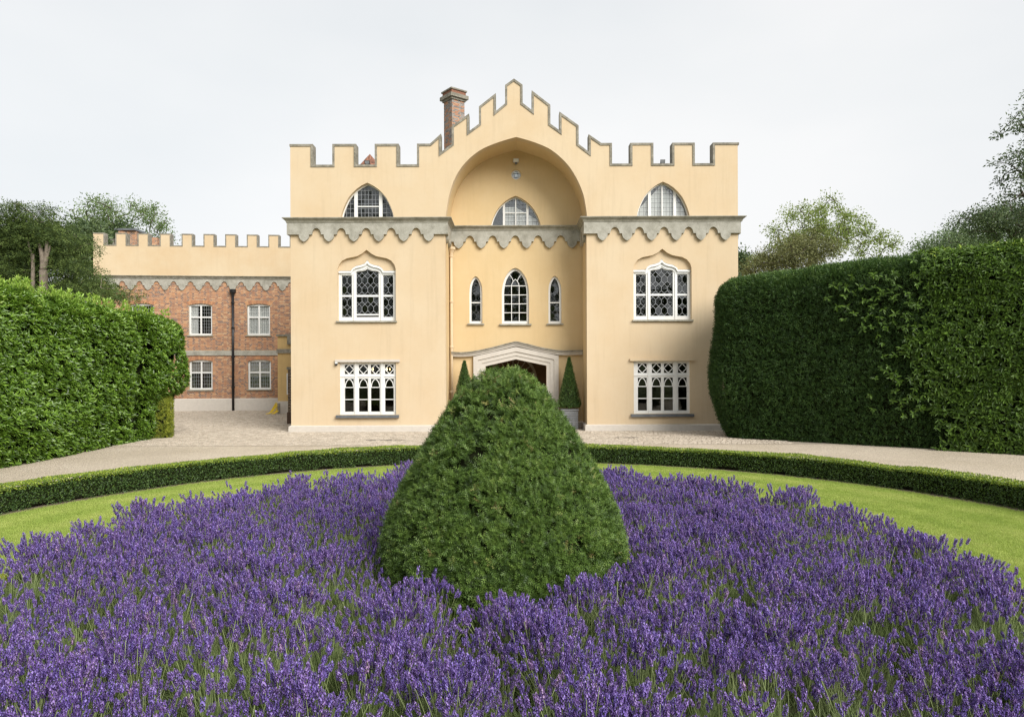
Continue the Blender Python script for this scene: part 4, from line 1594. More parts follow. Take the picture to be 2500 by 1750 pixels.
V, F, r = brick_rows(m0, S1w, WZP, 8.05 - 0.06, gaps, np.random.default_rng(21))
link('brickwork', fast_mesh('brickwork', place_plane(V, wmid, wu, wnr), F, r), M['brick'], wing, kind='stuff')
sweep([wp(m0, 0, 0)[:2], wp(S1w, 0, 0)[:2]], [(-0.01, 3.66), (0.06, 3.65), (0.06, 3.38), (-0.01, 3.36)], 'string_course', M['stone'], wing)
sweep([wp(m0, 0, 0)[:2], wp(S1w, 0, 0)[:2]], [(-0.01, WZP), (0.02, WZP), (0.08, WZP - 0.05), (0.09, 0.0), (-0.01, 0.0)], 'plinth', M['cream'], wing)
for i, (sc_, za, zb) in enumerate(wwin):
    if i == 5:
        continue
    # arch of rubbed bricks
    mv = MB()
    n = 17
    rg = random.Random(i)
    for k in range(n):
        t0, t1 = -1.1 + 2.2 * (k + 0.06) / n, -1.1 + 2.2 * (k + 0.94) / n
        q = []
        for t in (t0, t1):
            xx = max(-1, min(1, t)) * WHW if abs(t) <= 1 else t * WHW
            q.append((sc_ + t * WHW, head(min(WHW, max(-WHW, t * WHW)), zb) + 0.004))
        up = [(sc_ + (p[0] - sc_) * 1.10, p[1] + 0.215) for p in q]
        d = 0.018
        vs = [wp(a[0], o, a[1]) for o in (0.0, d) for a in (q[0], q[1], up[1], up[0])]
        mv.add(vs, [(4, 5, 6, 7), (0, 4, 7, 3), (1, 2, 6, 5), (3, 7, 6, 2), (0, 1, 5, 4)], 0.3 + 0.6 * rg.random())
    mv.build('brick_arch', M['brick'], wing, kind='stuff')
    # frame, panes, leads, sill
    yf = 0.10
    o_ = wh[i]
    xm = [(-0.585, -0.045), (0.045, 0.585)]
    zmid = za + (zb - za) * 0.60
    lights = []
    for a, b in xm:
        lights.append(rect(sc_ + a, sc_ + b, za + 0.10, zmid - 0.04))
        lights.append(rect(sc_ + a, sc_ + b, zmid + 0.05, zb - 0.035))
    lab = ['casement hidden to its head by the hedge', 'upper casement with a pale curtain on one side', 'upper casement with white blinds drawn', 'lower casement with grey blind beside the hedge', 'lower casement with blind beside the small porch'][i]
    win = MB().prism(o_, yf, yf + 0.08, lights, wxf).build('window', M['white'], wing, lab)
    lm = MB()
    for lp in lights:
        x0, x1, z0, z1 = lp[0][0], lp[1][0], lp[0][1], lp[2][1]
        MB().add([wp(x0, -yf - 0.04, z0), wp(x1, -yf - 0.043, z0), wp(x1, -yf - 0.043, z1), wp(x0, -yf - 0.04, z1)], [(0, 1, 2, 3)]).build('pane', M['clear_glass'], win)
        nx = 4
        for k in range(1, nx):
            xx = x0 + (x1 - x0) * k / nx
            lm.ribbon([(xx - 0.007, z0), (xx - 0.007, z1)], [(xx + 0.007, z0), (xx + 0.007, z1)], yf + 0.03, yf + 0.038, wxf)
        nz = max(2, round((z1 - z0) / 0.2))
        for k in range(1, nz):
            zz = z0 + (z1 - z0) * k / nz
            lm.ribbon([(x0, zz - 0.007), (x1, zz - 0.007)], [(x0, zz + 0.007), (x1, zz + 0.007)], yf + 0.027, yf + 0.036, wxf)
    lm.build('lead_came', M['dark_lead'] if i == 2 else M['lead'], win, kind='stuff')
    sl = [(sc_ - 0.76, za - 0.075), (sc_ - 0.76, za - 0.003), (sc_ + 0.76, za - 0.003), (sc_ + 0.76, za - 0.075)]
    MB().prism(sl, -0.08, 0.12, (), wxf).build('sill', M['cornice'], win)
    bl = {1: [(-0.60, -0.20, 0.05, 1.75, 'blind')], 2: [(-0.62, 0.62, 0.03, 1.80, 'blind')], 3: [(-0.62, 0.62, 1.08, 1.75, 'blind_grey')], 4: [(-0.62, 0.62, 0.80, 1.75, 'blind_grey')]}.get(i, [])
    for a, b, z0, z1, mt in bl:
        MB().prism(rect(sc_ + a, sc_ + b, za + z0, za + z1), yf + 0.12, yf + 0.14, (), wxf).build('blind', M[mt], win)
m = MB()
for z0, z1 in ((0.8, 3.35), (4.0, 6.9)):
    vs = [wp(m0 + 0.4, -0.36, z0), wp(S1w - 0.1, -0.36, z0), wp(S1w - 0.1, -3, z0), wp(m0 + 0.4, -3, z0), wp(m0 + 0.4, -0.36, z1), wp(S1w - 0.1, -0.36, z1), wp(S1w - 0.1, -3, z1), wp(m0 + 0.4, -3, z1)]
    m.add(vs, [(0, 1, 2, 3), (4, 7, 6, 5), (1, 5, 6, 2), (2, 6, 7, 3), (3, 7, 4, 0)])
m.build('room_interior', M['room'], wing)
# black downpipe
sp = ws(570.5)
zt_ = wz(570, 722)
P_ = wp(sp, 0.12, 0)
dp = MB().tube([(P_[0], P_[1], 0.02), (P_[0], P_[1], zt_)], 0.075, 10).build('downpipe', M['black'], wing, smooth=True)
MB().lathe([(0.08, zt_ - 0.05), (0.10, zt_ + 0.06), (0.19, zt_ + 0.2), (0.2, zt_ + 0.36), (0.16, zt_ + 0.38)], P_[0], P_[1], 10).build('hopper', M['black'], dp)
for z in (1.45, 3.3, 5.05, 6.6):
    MB().lathe([(0.085, z - 0.06), (0.105, z - 0.05), (0.105, z + 0.05), (0.085, z + 0.06)], P_[0], P_[1], 10).build('bracket', M['black'], dp)
# chimneys behind the wing parapet
c1 = px(318, 575, 47)
square_chimney('chimney', c1[0], 47, 0.55, 8.6, px(318, 567, 47)[1], R(12), wing, M['brick'], label='square brick chimney with a slab cap', cap=False)
MB().box(c1[0] - 0.68, c1[0] + 0.68, 46.3, 47.7, px(318, 567, 47)[1], px(318, 563, 47)[1] + 0.02).build('chimney_cap', M['slate'], wing)
c2 = px(372, 590, 48)
square_chimney('chimney', c2[0], 48, 0.42, 8.4, px(372, 582, 48)[1], R(12), wing, M['brick'], label='lower brick chimney beside the square one', cap=False)
MB().box(c1[0] - 3.2, c1[0] - 1.0, 46.8, 47.0, 9.0, px(280, 583, 47)[1]).build('roof_screen', M['stone'], wing)

# ================================================================== small porch block and dark pier between house and wing
pc = px(678, 900, 39.7)
porch = thing('porch_block', 'small ochre rendered porch with grey bands in the corner between wing and house', 'porch', (pc[0] + 0.6, 39.9, 0))
x0_, x1_ = pc[0], xL - 0.02
z_ = lambda y: px(690, y, 39.7)[1]
MB().box(x0_, x1_, 39.7, 42.3, 0, z_(821)).build('wall', M['stucco_old'], porch)
MB().box(x0_ - 0.05, x1_ - 0.001, 39.62, 42.3, z_(862), z_(852)).build('band', M['coping'], porch)
MB().box(x0_ - 0.06, x1_ - 0.001, 39.6, 42.3, z_(821), z_(816.5)).build('coping', M['coping'], porch)
MB().box(x0_ - 0.04, x1_ - 0.001, 39.63, 42.3, 0, z_(979)).build('plinth', M['cream'], porch)
MB().box(px(703, 830, 39.7)[0], x1_ - 0.002, 39.55, 39.699, z_(841), z_(818)).build('panel', M['coping'], porch)
wx = px(700.5, 940, 39.7)[0]
win = MB().box(wx, wx + 0.75, 39.66, 39.699, z_(963), z_(911)).build('window', M['white'], porch)
MB().box(wx + 0.06, wx + 0.69, 39.645, 39.659, z_(960), z_(914)).build('pane', M['glass'], win)
pier_x0 = px(702.5, 960, 32.4)[0]
pier = thing('brick_pier', 'dark old brick pier standing close by the house corner', 'pier', (pier_x0 + 0.2, 32.6, 0))
zpt = px(707, 902, 32.4)[1]
MB().box(pier_x0 + 0.012, pier_x0 + 0.45, 32.412, 32.85, 0, zpt).build('core', M['mortar'], pier)
rng = np.random.default_rng(4)
V, F, r = brick_rows(0, 0.462, 0.55, zpt, lambda z: [], rng)
V2 = place_plane(V, (pier_x0, 32.412), (1, 0), (0, -1))
V3 = place_plane(V, (pier_x0 + 0.012, 32.412 + 0.45), (0, -1), (-1, 0))
link('brickwork', fast_mesh('brickwork', np.concatenate([V2, V3]), np.concatenate([F, F + len(V)]), np.concatenate([r, r])), M['brick_dark'], pier, kind='stuff')
MB().box(pier_x0 - 0.03, pier_x0 + 0.47, 32.37, 32.87, 0, 0.55).build('base', M['brick_dark'], pier)
MB().box(pier_x0 - 0.04, pier_x0 + 0.47, 32.36, 32.88, zpt, zpt + 0.12).build('cap', M['coping'], pier)

# yellow hose hung over a stub post
hx, hy = px(669, 1000, 39.2)[0], 39.2
hose = thing('garden_hose', 'bright yellow garden hose looped against the foot of the small porch', 'hose', (hx, hy, 0))
m = MB()
for k in range(6):
    o_ = 0.035 * k
    pts = smooth_line([(hx - 0.42 + o_, hy - 0.15, 0.04), (hx - 0.22 + o_, hy - 0.1, 0.10 + 0.3 * o_), (hx - 0.02 + o_, hy - 0.05, 0.42), (hx + 0.12 + o_ * 0.5, hy, 0.66 - o_), (hx + 0.16 + o_ * 0.5, hy + 0.05, 0.50), (hx + 0.10 + o_, hy, 0.22), (hx - 0.12 + o_, hy - 0.12, 0.03)], 4)
    m.tube(pts, 0.017, 6)
m.build('hose_loop', M['yellow_hose'], hose)
MB().box(hx + 0.2, hx + 0.32, hy - 0.02, hy + 0.1, 0, 0.62).build('stub_post', M['coping'], hose)

# ================================================================== small fittings on the house
def floodlight(x, y, z, s, label, mat, aim=0.35):
    t = thing('floodlight', label, 'floodlight', (x, y, z), 'floodlights on the house')
    m = MB()
    pts = [(-s, 0), (s, 0), (s, 1.25 * s), (-s, 1.25 * s)]
    vs = []
    for yy, k in ((-0.06, 1.0), (0.06, 0.75)):
        for a, b in pts:
            vs.append((x + a * k, y + yy - (b - 0.6 * s) * aim, z + 0.06 + b))
    m.add(vs, [(0, 1, 2, 3), (7, 6, 5, 4), (0, 4, 5, 1), (1, 5, 6, 2), (2, 6, 7, 3), (3, 7, 4, 0)])
    m.build('housing', mat, t)
    vs = [(x + a * 0.8, y - 0.068 - ((b * 0.8 + 0.12 * s) - 0.6 * s) * aim, z + 0.06 + b * 0.8 + 0.12 * s) for a, b in pts]
    MB().add(vs, [(0, 1, 2, 3)]).build('lens', M['white'] if mat is M['cream'] else M['roof_lead'], t)
    MB().box(x - 0.05, x + 0.05, y - 0.05, y + 0.09, z, z + 0.07).build('bracket', M['grey_metal'], t)
    return t


floodlight(X0(897), Y0 + 0.15, ZB, 0.11, 'small black floodlight in the gap before the tiled turret roof', M['black'])
floodlight(X0(1621), Y0 + 0.15, ZB, 0.10, 'small black floodlight in an open gap of the battlements, sky behind', M['grey_metal'])
o3 = fb(1259.8, 395)
floodlight(o3[0], YB - 0.14, o3[1] - 0.14, 0.13, 'pale floodlight at the crown of the great arch', M['cream'], 0.0)
sx_, sz_ = f0(822, 886.5)
cam_t = thing('security_camera', 'little dome security camera by the corner of the lit casement', 'camera', (sx_, Y0, sz_))
MB().box(sx_ - 0.05, sx_ + 0.05, Y0 - 0.10, Y0, sz_ - 0.02, sz_ + 0.05).build('bracket', M['white'], cam_t)
MB().lathe([(0.02, sz_ - 0.10), (0.045, sz_ - 0.085), (0.06, sz_ - 0.05), (0.06, sz_ - 0.02)], sx_, Y0 - 0.08, 12).build('dome', M['black'], cam_t, smooth=True)

# chandelier seen through the left ground floor casement
chp = px(928, 903, 30.6)
ch = thing('chandelier', 'brass chandelier with lit candle bulbs behind the ground floor casement', 'chandelier', (chp[0], 30.6, chp[1]))
MB().tube([(chp[0], 30.6, 3.58), (chp[0], 30.6, chp[1] - 0.1)], 0.015, 6).build('rod', M['brass'], ch)
m, mb_ = MB(), MB()
for k in range(8):
    t = 2 * math.pi * k / 8 + 0.2
    e = (chp[0] + 0.42 * math.cos(t), 30.6 + 0.42 * math.sin(t), chp[1] - 0.02)
    m.tube(smooth_line([(chp[0], 30.6, chp[1] - 0.1), (chp[0] + 0.2 * math.cos(t), 30.6 + 0.2 * math.sin(t), chp[1] - 0.2), e], 4), 0.012, 5)
    MB().lathe([(0.01, e[2]), (0.024, e[2] + 0.03), (0.018, e[2] + 0.07), (0.003, e[2] + 0.11)], e[0], e[1], 8).build('candle_bulb', M['glow'], ch)
m.build('arm', M['brass'], ch)
for x0_, x1_, yy in ((893, 989, 1074.5), (1500, 1556, 1070)):
    Yd = HC * FPX / (yy - 895)
    a_, b_ = (x0_ - 1250) * Yd / FPX, (x1_ - 1250) * Yd / FPX
    MB().box(a_, b_, Yd - 0.06, Yd + 0.06, 0.004, 0.024).build('drain_grate', M['black'], paving)

# ================================================================== FOLIAGE TOOLS
CAMP = np.array([0, 0, HC])


def unit(v):
    return v / np.maximum(np.linalg.norm(v, axis=-1, keepdims=True), 1e-9)


def wob(P, seed, freq, octs=3):
    """smooth pseudo-noise about -1..1 at points P"""
    rg = np.random.default_rng(seed)
    out = np.zeros(len(P))
    amp, tot = 1.0, 0.0
    for o in range(octs):
        for i in range(4):
            k = unit(rg.normal(size=3)) * freq * (1.9 ** o) * rg.uniform(0.7, 1.3)
            out += amp * np.sin(P @ k + rg.uniform(0, 6.28))
        tot += amp * 3.2
        amp *= 0.6
    return np.clip(out / tot, -1, 1)


def leaf_mesh(name, C, D, Nn, Ln, Wd, tmpl, tris, rnd):
    """C centre, D axis, Nn normal, Ln length, Wd width; tmpl (k,3) along, across, up"""
    D = unit(D)
    B = unit(np.cross(Nn, D))
    Nn = np.cross(D, B)
    T = np.asarray(tmpl, float)
    k = len(T)
    V = (C[:, None, :] + T[None, :, 0:1] * Ln[:, None, None] * D[:, None, :] + T[None, :, 1:2] * Wd[:, None, None] * B[:, None, :] + T[None, :, 2:3] * Ln[:, None, None] * Nn[:, None, :])
    n = len(C)
    F = (np.asarray(tris)[None, :, :] + (np.arange(n) * k)[:, None, None]).reshape(-1, 3)
    return fast_mesh(name, V.reshape(-1, 3), F, np.repeat(rnd, k))


T_LEAF = [(0, 0, 0), (.28, .42, .05), (.68, .40, .03), (1, 0, -.08), (.68, -.40, .03), (.28, -.42, .05)]
F_LEAF = [(0, 2, 1), (0, 3, 2), (0, 5, 4), (0, 4, 3)]
T_DIA = [(0, 0, 0), (.45, .5, .04), (1, 0, -.05), (.45, -.5, .04)]
F_DIA = [(0, 2, 1), (0, 3, 2)]


def sprig_tmpl(n, w=0.05):
    """flat spray: needles in pairs along a twig"""
    T, F = [], []
    for i in range(n):
        x = 0.08 + 0.80 * i / (n - 1)
        l = 0.5 * (0.55 + 0.75 * math.sin(math.pi * (0.15 + 0.75 * i / (n - 1))))
        for s in (-1, 1):
            b = len(T)
            T += [(x - w, 0, 0), (x + w, 0, 0.0), (x + 0.20, s * l, 0.03)]
            F.append((b, b + 1, b + 2) if s > 0 else (b, b + 2, b + 1))
    b = len(T)
    T += [(0.85, -0.09, 0), (0.85, 0.09, 0), (1.04, 0, -0.02)]
    F.append((b, b + 2, b + 1))
    return T, F


SPRIG7 = sprig_tmpl(6)
SPRIG3 = sprig_tmpl(3, 0.09)
SPRIG4 = sprig_tmpl(4, 0.07)


def rounded_box(n, L, W, H, rad, rng, faces=None):
    """random points on a rounded box (x 0..L, y 0..W, z 0..H): points and normals"""
    ar = {'f': L * H, 'b': L * H, 't': L * W, 'l': W * H, 'r': W * H}
    keys = faces or ['f', 't', 'l', 'r', 'b']
    wts = np.array([ar[k] for k in keys])
    pick = rng.choice(len(keys), n, p=wts / wts.sum())
    P = np.stack([rng.uniform(0, L, n), rng.uniform(0, W, n), rng.uniform(0, H, n)], 1)
    for i, k in enumerate(keys):
        s = pick == i
        if k == 'f':
            P[s, 1] = 0
        elif k == 'b':
            P[s, 1] = W
        elif k == 't':
            P[s, 2] = H
        elif k == 'l':
            P[s, 0] = 0
        elif k == 'r':
            P[s, 0] = L
    lo = np.array([rad, rad, -1.0])
    hi = np.array([L - rad, W - rad, H - rad])
    Q = np.clip(P, lo, hi)
    Nn = unit(P - Q + 1e-9)
    return Q + Nn * rad, Nn


def hedge_core(name, L, W, H, rad, A, u, nr, parent, shrink, warp=None, mat=None):
    """closed rounded box a little inside the leaves"""
    n = 14
    V, F = [], []
    us = np.linspace(0, 1, 40)
    # profile ring in (y,z), swept along x with rounded ends
    ring = []
    r = rad
    for t in np.linspace(math.pi, math.pi / 2, 6):
        ring.append((r + r * math.cos(t), H - r + r * math.sin(t)))
    for t in np.linspace(math.pi / 2, 0, 6):
        ring.append((W - r + r * math.cos(t), H - r + r * math.sin(t)))
    ring = [(0, 0.02)] + ring + [(W, 0.02)]
    xs = np.concatenate([rad - rad * np.cos(np.linspace(0.05, math.pi / 2, 8)), np.linspace(rad, L - rad, 12)[1:-1], L - rad + rad * np.sin(np.linspace(0, math.pi / 2 - 0.05, 8))])
    k = len(ring)
    for x in xs:
        e = max(0, rad - min(x, L - x))
        ins = rad - math.sqrt(max(0, rad * rad - e * e)) + shrink
        for (y, z) in ring:
            cy = W / 2
            yy = cy + (y - cy) * max(0.05, (W / 2 - ins)) / (W / 2)
            zz = z - (ins if z > H * 0.3 else 0)
            V.append((min(max(x, shrink), L - shrink), yy, max(0.02, zz)))
    for i in range(len(xs) - 1):
        for j in range(k - 1):
            F.append((i * k + j, (i + 1) * k + j, (i + 1) * k + j + 1, i * k + j + 1))
    V = np.array(V)
    if warp is not None:
        V = warp(V)
    W3 = np.stack([A[0] + u[0] * V[:, 0] + nr[0] * V[:, 1], A[1] + u[1] * V[:, 0] + nr[1] * V[:, 1], V[:, 2]], 1)
    me = fast_mesh(name, W3, np.array(F), np.full(len(W3), .5), smooth=True)
    o = link(name, me, mat or M['inner'], parent)
    return o


def to_world(P, Nn, A, u, nr):
    W3 = np.stack([A[0] + u[0] * P[:, 0] + nr[0] * P[:, 1], A[1] + u[1] * P[:, 0] + nr[1] * P[:, 1], P[:, 2]], 1)
    N3 = np.stack([u[0] * Nn[:, 0] + nr[0] * Nn[:, 1], u[1] * Nn[:, 0] + nr[1] * Nn[:, 1], Nn[:, 2]], 1)
    return W3, N3


def shoots(P, Nn, rng, per, up, spread, length, width, lenvar=0.3):
    """rosettes of leaves round shoot tips that point outwards and up"""
    n = len(P)
    S = unit(Nn + np.array([0, 0, up]) + rng.normal(size=(n, 3)) * 0.35)
    C, D, NN, idx = [], [], [], []
    a = unit(np.cross(S, rng.normal(size=(n, 3))))
    b = np.cross(S, a)
    for k in range(per):
        t = 2 * math.pi * (k / per) * 1.0 + rng.uniform(-0.4, 0.4, n)
        sp_ = spread * rng.uniform(0.75, 1.25, n)
        d = unit(S * np.cos(sp_)[:, None] + (a * np.cos(t)[:, None] + b * np.sin(t)[:, None]) * np.sin(sp_)[:, None])
        C.append(P - S * (0.02 + 0.06 * rng.uniform(0, 1, n))[:, None])
        D.append(d)
        NN.append(S + np.array([0, 0, 0.25]))
        idx.append(np.arange(n))
    C, D, NN, idx = np.concatenate(C), np.concatenate(D), np.concatenate(NN), np.concatenate(idx)
    m = len(C)
    Ln = length * rng.uniform(1 - lenvar, 1 + lenvar, m)
    Wd = width * rng.uniform(0.8, 1.2, m)
    return C, D, NN, Ln, Wd, idx


def facing(P, Nn, lim=-0.25):
    v = unit(CAMP - P)
    return (v * Nn).sum(1) > lim


# ================================================================== HEDGES
# --- big laurel hedge on the left
rng = np.random.default_rng(31)
hA = (-13.45, 6.0)
hu, hn = (0.012, 1.0), (-1.0, 0.012)
HL, HW, HH = 21.6, 4.0, 5.12
lh = thing('laurel_hedge', 'tall glossy bright green laurel hedge beside the drive, near the brick wing', 'hedge', (-15.0, 17, 0))


def warp_l(V):
    V = V.copy()
    x, y, z = V[:, 0].copy(), V[:, 1].copy(), V[:, 2].copy()
    # the far end leans out above the path and is lower; gentle bulges along the face
    Q = np.stack([x, y * 0.3, z], 1)
    b = wob(Q, 5, 0.55, 2) * 0.38 + wob(Q, 4, 1.5, 2) * 0.16
    taper = np.clip(1 - z / 1.2, 0, 1) * 0.25
    endlow = np.clip((x - 16.5) / 5.0, 0, 1)
    endtop = np.clip((x - 11.0) / 8.0, 0, 1)
    fold = np.exp(-((x - 18.6 - 0.15 * np.sin(z * 2)) / 0.30) ** 2) * np.clip(z / 0.6, 0, 1) * 0.55
    V[:, 1] = y - b * (y < HW / 2) + (taper + fold) * (y < HW / 2) - endlow * (np.clip((z - 1.45) / 0.7, 0, 1) * 0.85 - 0.25) * (y < HW / 2)
    V[:, 2] = z * (1 - 0.095 * endtop) + wob(np.stack([x, y, z * 0], 1), 6, 0.8, 2) * 0.14 * (z / HH)
    return V


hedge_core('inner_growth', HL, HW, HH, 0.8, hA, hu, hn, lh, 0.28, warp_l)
P, Nn = rounded_box(19000, HL, HW, HH, 0.8, rng, ['f', 't', 'r'])
hole = wob(P, 9, 1.9, 3)
keep = rng.uniform(-0.75, -0.35, len(P)) < hole
P, Nn = np.concatenate([P[keep], P[::2] - Nn[::2] * 0.18]), np.concatenate([Nn[keep], Nn[::2]])
P = P + Nn * (wob(P, 8, 2.6, 3) * 0.17)[:, None]
P = warp_l(P)
W3, N3 = to_world(P, Nn, hA, hu, hn)
kf = facing(W3, N3, -0.35) & (W3[:, 1] > 9.0)
W3, N3 = W3[kf], N3[kf]
C, D, NN, Ln, Wd, idx = shoots(W3, N3, rng, 7, 0.75, 0.95, 0.155, 0.056)
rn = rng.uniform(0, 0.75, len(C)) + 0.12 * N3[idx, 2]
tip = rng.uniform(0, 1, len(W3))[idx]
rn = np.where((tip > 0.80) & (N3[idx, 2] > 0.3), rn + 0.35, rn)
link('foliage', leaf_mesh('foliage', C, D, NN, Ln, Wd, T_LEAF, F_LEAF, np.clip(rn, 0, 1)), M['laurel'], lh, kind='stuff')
# tall new shoots along the top
n = 420
xs = rng.uniform(2, HL - 1.0, n)
ys = rng.uniform(0.15, 1.5, n)
P = np.stack([xs, ys, np.full(n, HH + 0.05)], 1)
P = warp_l(P)
W3, N3 = to_world(P, np.tile([0, -0.2, 1.0], (n, 1)), hA, hu, hn)
W3 = np.concatenate([W3, W3 + np.stack([rng.normal(0, .03, n), rng.normal(0, .03, n), rng.uniform(.08, .2, n)], 1)])
N3 = np.concatenate([N3, N3])
C, D, NN, Ln, Wd, idx = shoots(W3, N3, rng, 6, 1.2, 0.6, 0.15, 0.045)
link('new_shoots', leaf_mesh('new_shoots', C, D, NN, Ln, Wd, T_LEAF, F_LEAF, rng.uniform(0.7, 1, len(C))), M['laurel'], lh, kind='stuff')

# --- golden clipped conifer at the foot of its end
gc = thing('golden_conifer', 'low clipped yellow green conifer under the end of the laurel hedge', 'shrub', (-14.0, 27.4, 0))
gA, gu, gn = (-14.42, 25.45), (0.93, 0.37), (-0.37, 0.93)
GL, GW, GH = 1.75, 1.3, 1.62
hedge_core('inner_growth', GL, GW, GH, 0.35, gA, gu, gn, gc, 0.08)
P, Nn = rounded_box(9000, GL, GW, GH, 0.35, rng, ['f', 't', 'r', 'l'])
P += Nn * (wob(P, 3, 5, 2) * 0.03)[:, None]
W3, N3 = to_world(P, Nn, gA, gu, gn)
kf = facing(W3, N3, -0.3)
W3, N3 = W3[kf], N3[kf]
D = unit(N3 * 0.5 + np.array([0, 0, 0.5]) + rng.normal(size=W3.shape) * 0.5)
link('foliage', leaf_mesh('foliage', W3 - D * 0.04, D, N3 + rng.normal(size=W3.shape) * 0.3, rng.uniform(.07, .12, len(W3)), rng.uniform(.04, .07, len(W3)), *SPRIG3, rng.uniform(0, 1, len(W3))), M['golden_conifer'], gc, kind='stuff')

# --- yew hedge on the right
d_ = math.hypot(7.2, -4.5)
yu = (7.2 / d_, -4.5 / d_)
yn = (-yu[1], yu[0])            # away from the camera
yA = (7.08, 25.40)
YL, YW, YH = 8.3, 3.4, 6.15
yh = thing('yew_hedge', 'tall dark clipped yew hedge against the corner of the yellow house', 'hedge', (10, 25, 0))


def warp_y(V):
    V = V.copy()
    x, y, z = V[:, 0].copy(), V[:, 1].copy(), V[:, 2].copy()
    t = np.clip(1 - z / 2.2, 0, 1)
    V[:, 0] = x + 0.48 * t ** 1.6 * np.clip(1 - x / 4, 0, 1) - 0.12 * np.sin(z * 0.9) * np.clip(1 - x / 3, 0, 1)
    V[:, 1] = y + 0.30 * t * (y < YW / 2) - 0.12 * wob(np.stack([x, y * .2, z], 1), 15, 0.7, 2) * (y < YW / 2)
    V[:, 2] = z * (1 - 0.055 * np.clip(1 - x / 5, 0, 1)) + 0.05 * wob(np.stack([x, y, z * 0], 1), 16, 1.0, 2) * z / YH
    return V


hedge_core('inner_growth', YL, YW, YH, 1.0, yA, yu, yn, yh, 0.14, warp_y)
P, Nn = rounded_box(70000, YL, YW, YH, 1.0, rng, ['f', 't', 'l'])
hole = wob(P, 19, 2.6, 3)
kp = rng.uniform(-0.9, -0.45, len(P)) < hole
P, Nn = np.concatenate([P[kp], P[::3] - Nn[::3] * 0.10]), np.concatenate([Nn[kp], Nn[::3]])
P = P + Nn * (wob(P, 18, 4.5, 3) * 0.06 + rng.normal(0, 0.015, len(P)))[:, None]
P = warp_y(P)
W3, N3 = to_world(P, Nn, yA, yu, yn)
kf = facing(W3, N3, -0.45)
W3, N3 = W3[kf], N3[kf]
D = unit(N3 * 0.75 + np.array([0.0, 0, 0.12]) + rng.normal(size=W3.shape) * 0.55)
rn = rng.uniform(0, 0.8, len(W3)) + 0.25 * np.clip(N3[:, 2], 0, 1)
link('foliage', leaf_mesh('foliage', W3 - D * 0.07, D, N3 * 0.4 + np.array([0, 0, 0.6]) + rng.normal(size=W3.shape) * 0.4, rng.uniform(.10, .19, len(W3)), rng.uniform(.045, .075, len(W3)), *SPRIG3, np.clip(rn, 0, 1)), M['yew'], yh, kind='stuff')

# --- broad-leaved half of that hedge
ph = thing('portugal_laurel_hedge', 'tall broad-leaved laurel growing through the dark yew hedge, yellow green along its top', 'hedge', (17, 20, 0))
pA = (yA[0] + yu[0] * 5.6 - yn[0] * 0.20, yA[1] + yu[1] * 5.6 - yn[1] * 0.20)
PL, PW, PH = 9.5, 3.4, 6.34
hedge_core('inner_growth', PL - 1.6, PW, PH, 0.9, (pA[0] + yu[0] * 1.6, pA[1] + yu[1] * 1.6), yu, yn, ph, 0.30)


def leaves_on(P, Nn, name, parent):
    W3, N3 = to_world(P, Nn, pA, yu, yn)
    kf = facing(W3, N3, -0.25)
    W3, N3 = W3[kf], N3[kf]
    C, D, NN, Ln, Wd, idx = shoots(W3, N3, rng, 6, 0.1, 1.15, 0.155, 0.058, 0.4)
    D = unit(D + np.array([0, 0, -0.45]) + rng.normal(size=D.shape) * 0.3)
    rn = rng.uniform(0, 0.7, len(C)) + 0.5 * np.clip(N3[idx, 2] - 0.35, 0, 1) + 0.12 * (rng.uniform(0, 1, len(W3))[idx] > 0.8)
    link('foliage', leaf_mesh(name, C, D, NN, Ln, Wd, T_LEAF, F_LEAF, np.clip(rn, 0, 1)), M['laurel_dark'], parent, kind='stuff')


P, Nn = rounded_box(16000, PL, PW, PH, 0.9, rng, ['f', 't', 'l'])
P[::3] -= Nn[::3] * 0.2
g = wob(P, 23, 1.9, 3)
P = P + Nn * (0.16 * wob(P, 24, 2.5, 3))[:, None]
kp = rng.uniform(-0.6, -0.25, len(P)) < g
# ragged left border where it thins into the yew
edge = P[:, 0] - 0.7 - 0.9 * wob(P, 25, 0.9, 3) + (1 - np.clip(P[:, 2] / 4.5, 0, 1)) * -0.5
kp &= rng.uniform(0, 1, len(P)) < np.clip(edge / 0.8 + 0.1, 0, 1)
leaves_on(P[kp], Nn[kp], 'foliage', ph)
# runners over the yew face
n = 330
P = np.stack([rng.uniform(-1.5, 1.2, n), np.full(n, -0.06), rng.uniform(1.0, 5.6, n)], 1)
kp = rng.uniform(0, 1, n) < np.clip(0.42 + P[:, 0] * 0.33 + 0.4 * wob(P, 27, 1.5, 2) + (P[:, 2] - 3.5) * 0.13, 0.0, 1)
leaves_on(P[kp], np.tile([0, -1.0, 0.1], (kp.sum(), 1)), 'runner_leaves', ph)

# --- box hedge ring
bh = thing('box_hedge', 'low clipped box hedge curving round the lawn', 'hedge', (RC[0], RC[1], 0))
R0, R1, BH = 9.68, 10.2, 0.465
n = 150000
ang = rng.uniform(R(-25), R(205), n)
which = rng.choice(3, n, p=[0.38, 0.46, 0.16])
rr = np.where(which == 0, R0, np.where(which == 1, rng.uniform(R0, R1, n), R1))
zz = np.where(which == 1, BH, 0.025 + (BH - 0.025) * rng.uniform(0, 1, n))
bul = 0.045 * wob(np.stack([ang * 10, zz * 2, rr], 1), 41, 1.6, 3) - np.where(rng.uniform(0, 1, n) < 0.3, 0.04, 0.0)
dens = wob(np.stack([ang * 9.9, zz * 0, zz * 0], 1), 44, 5.0, 2)
P = np.stack([RC[0] + rr * np.cos(ang), RC[1] + rr * np.sin(ang), zz], 1)
outn = np.stack([np.cos(ang), np.sin(ang), 0 * ang], 1)
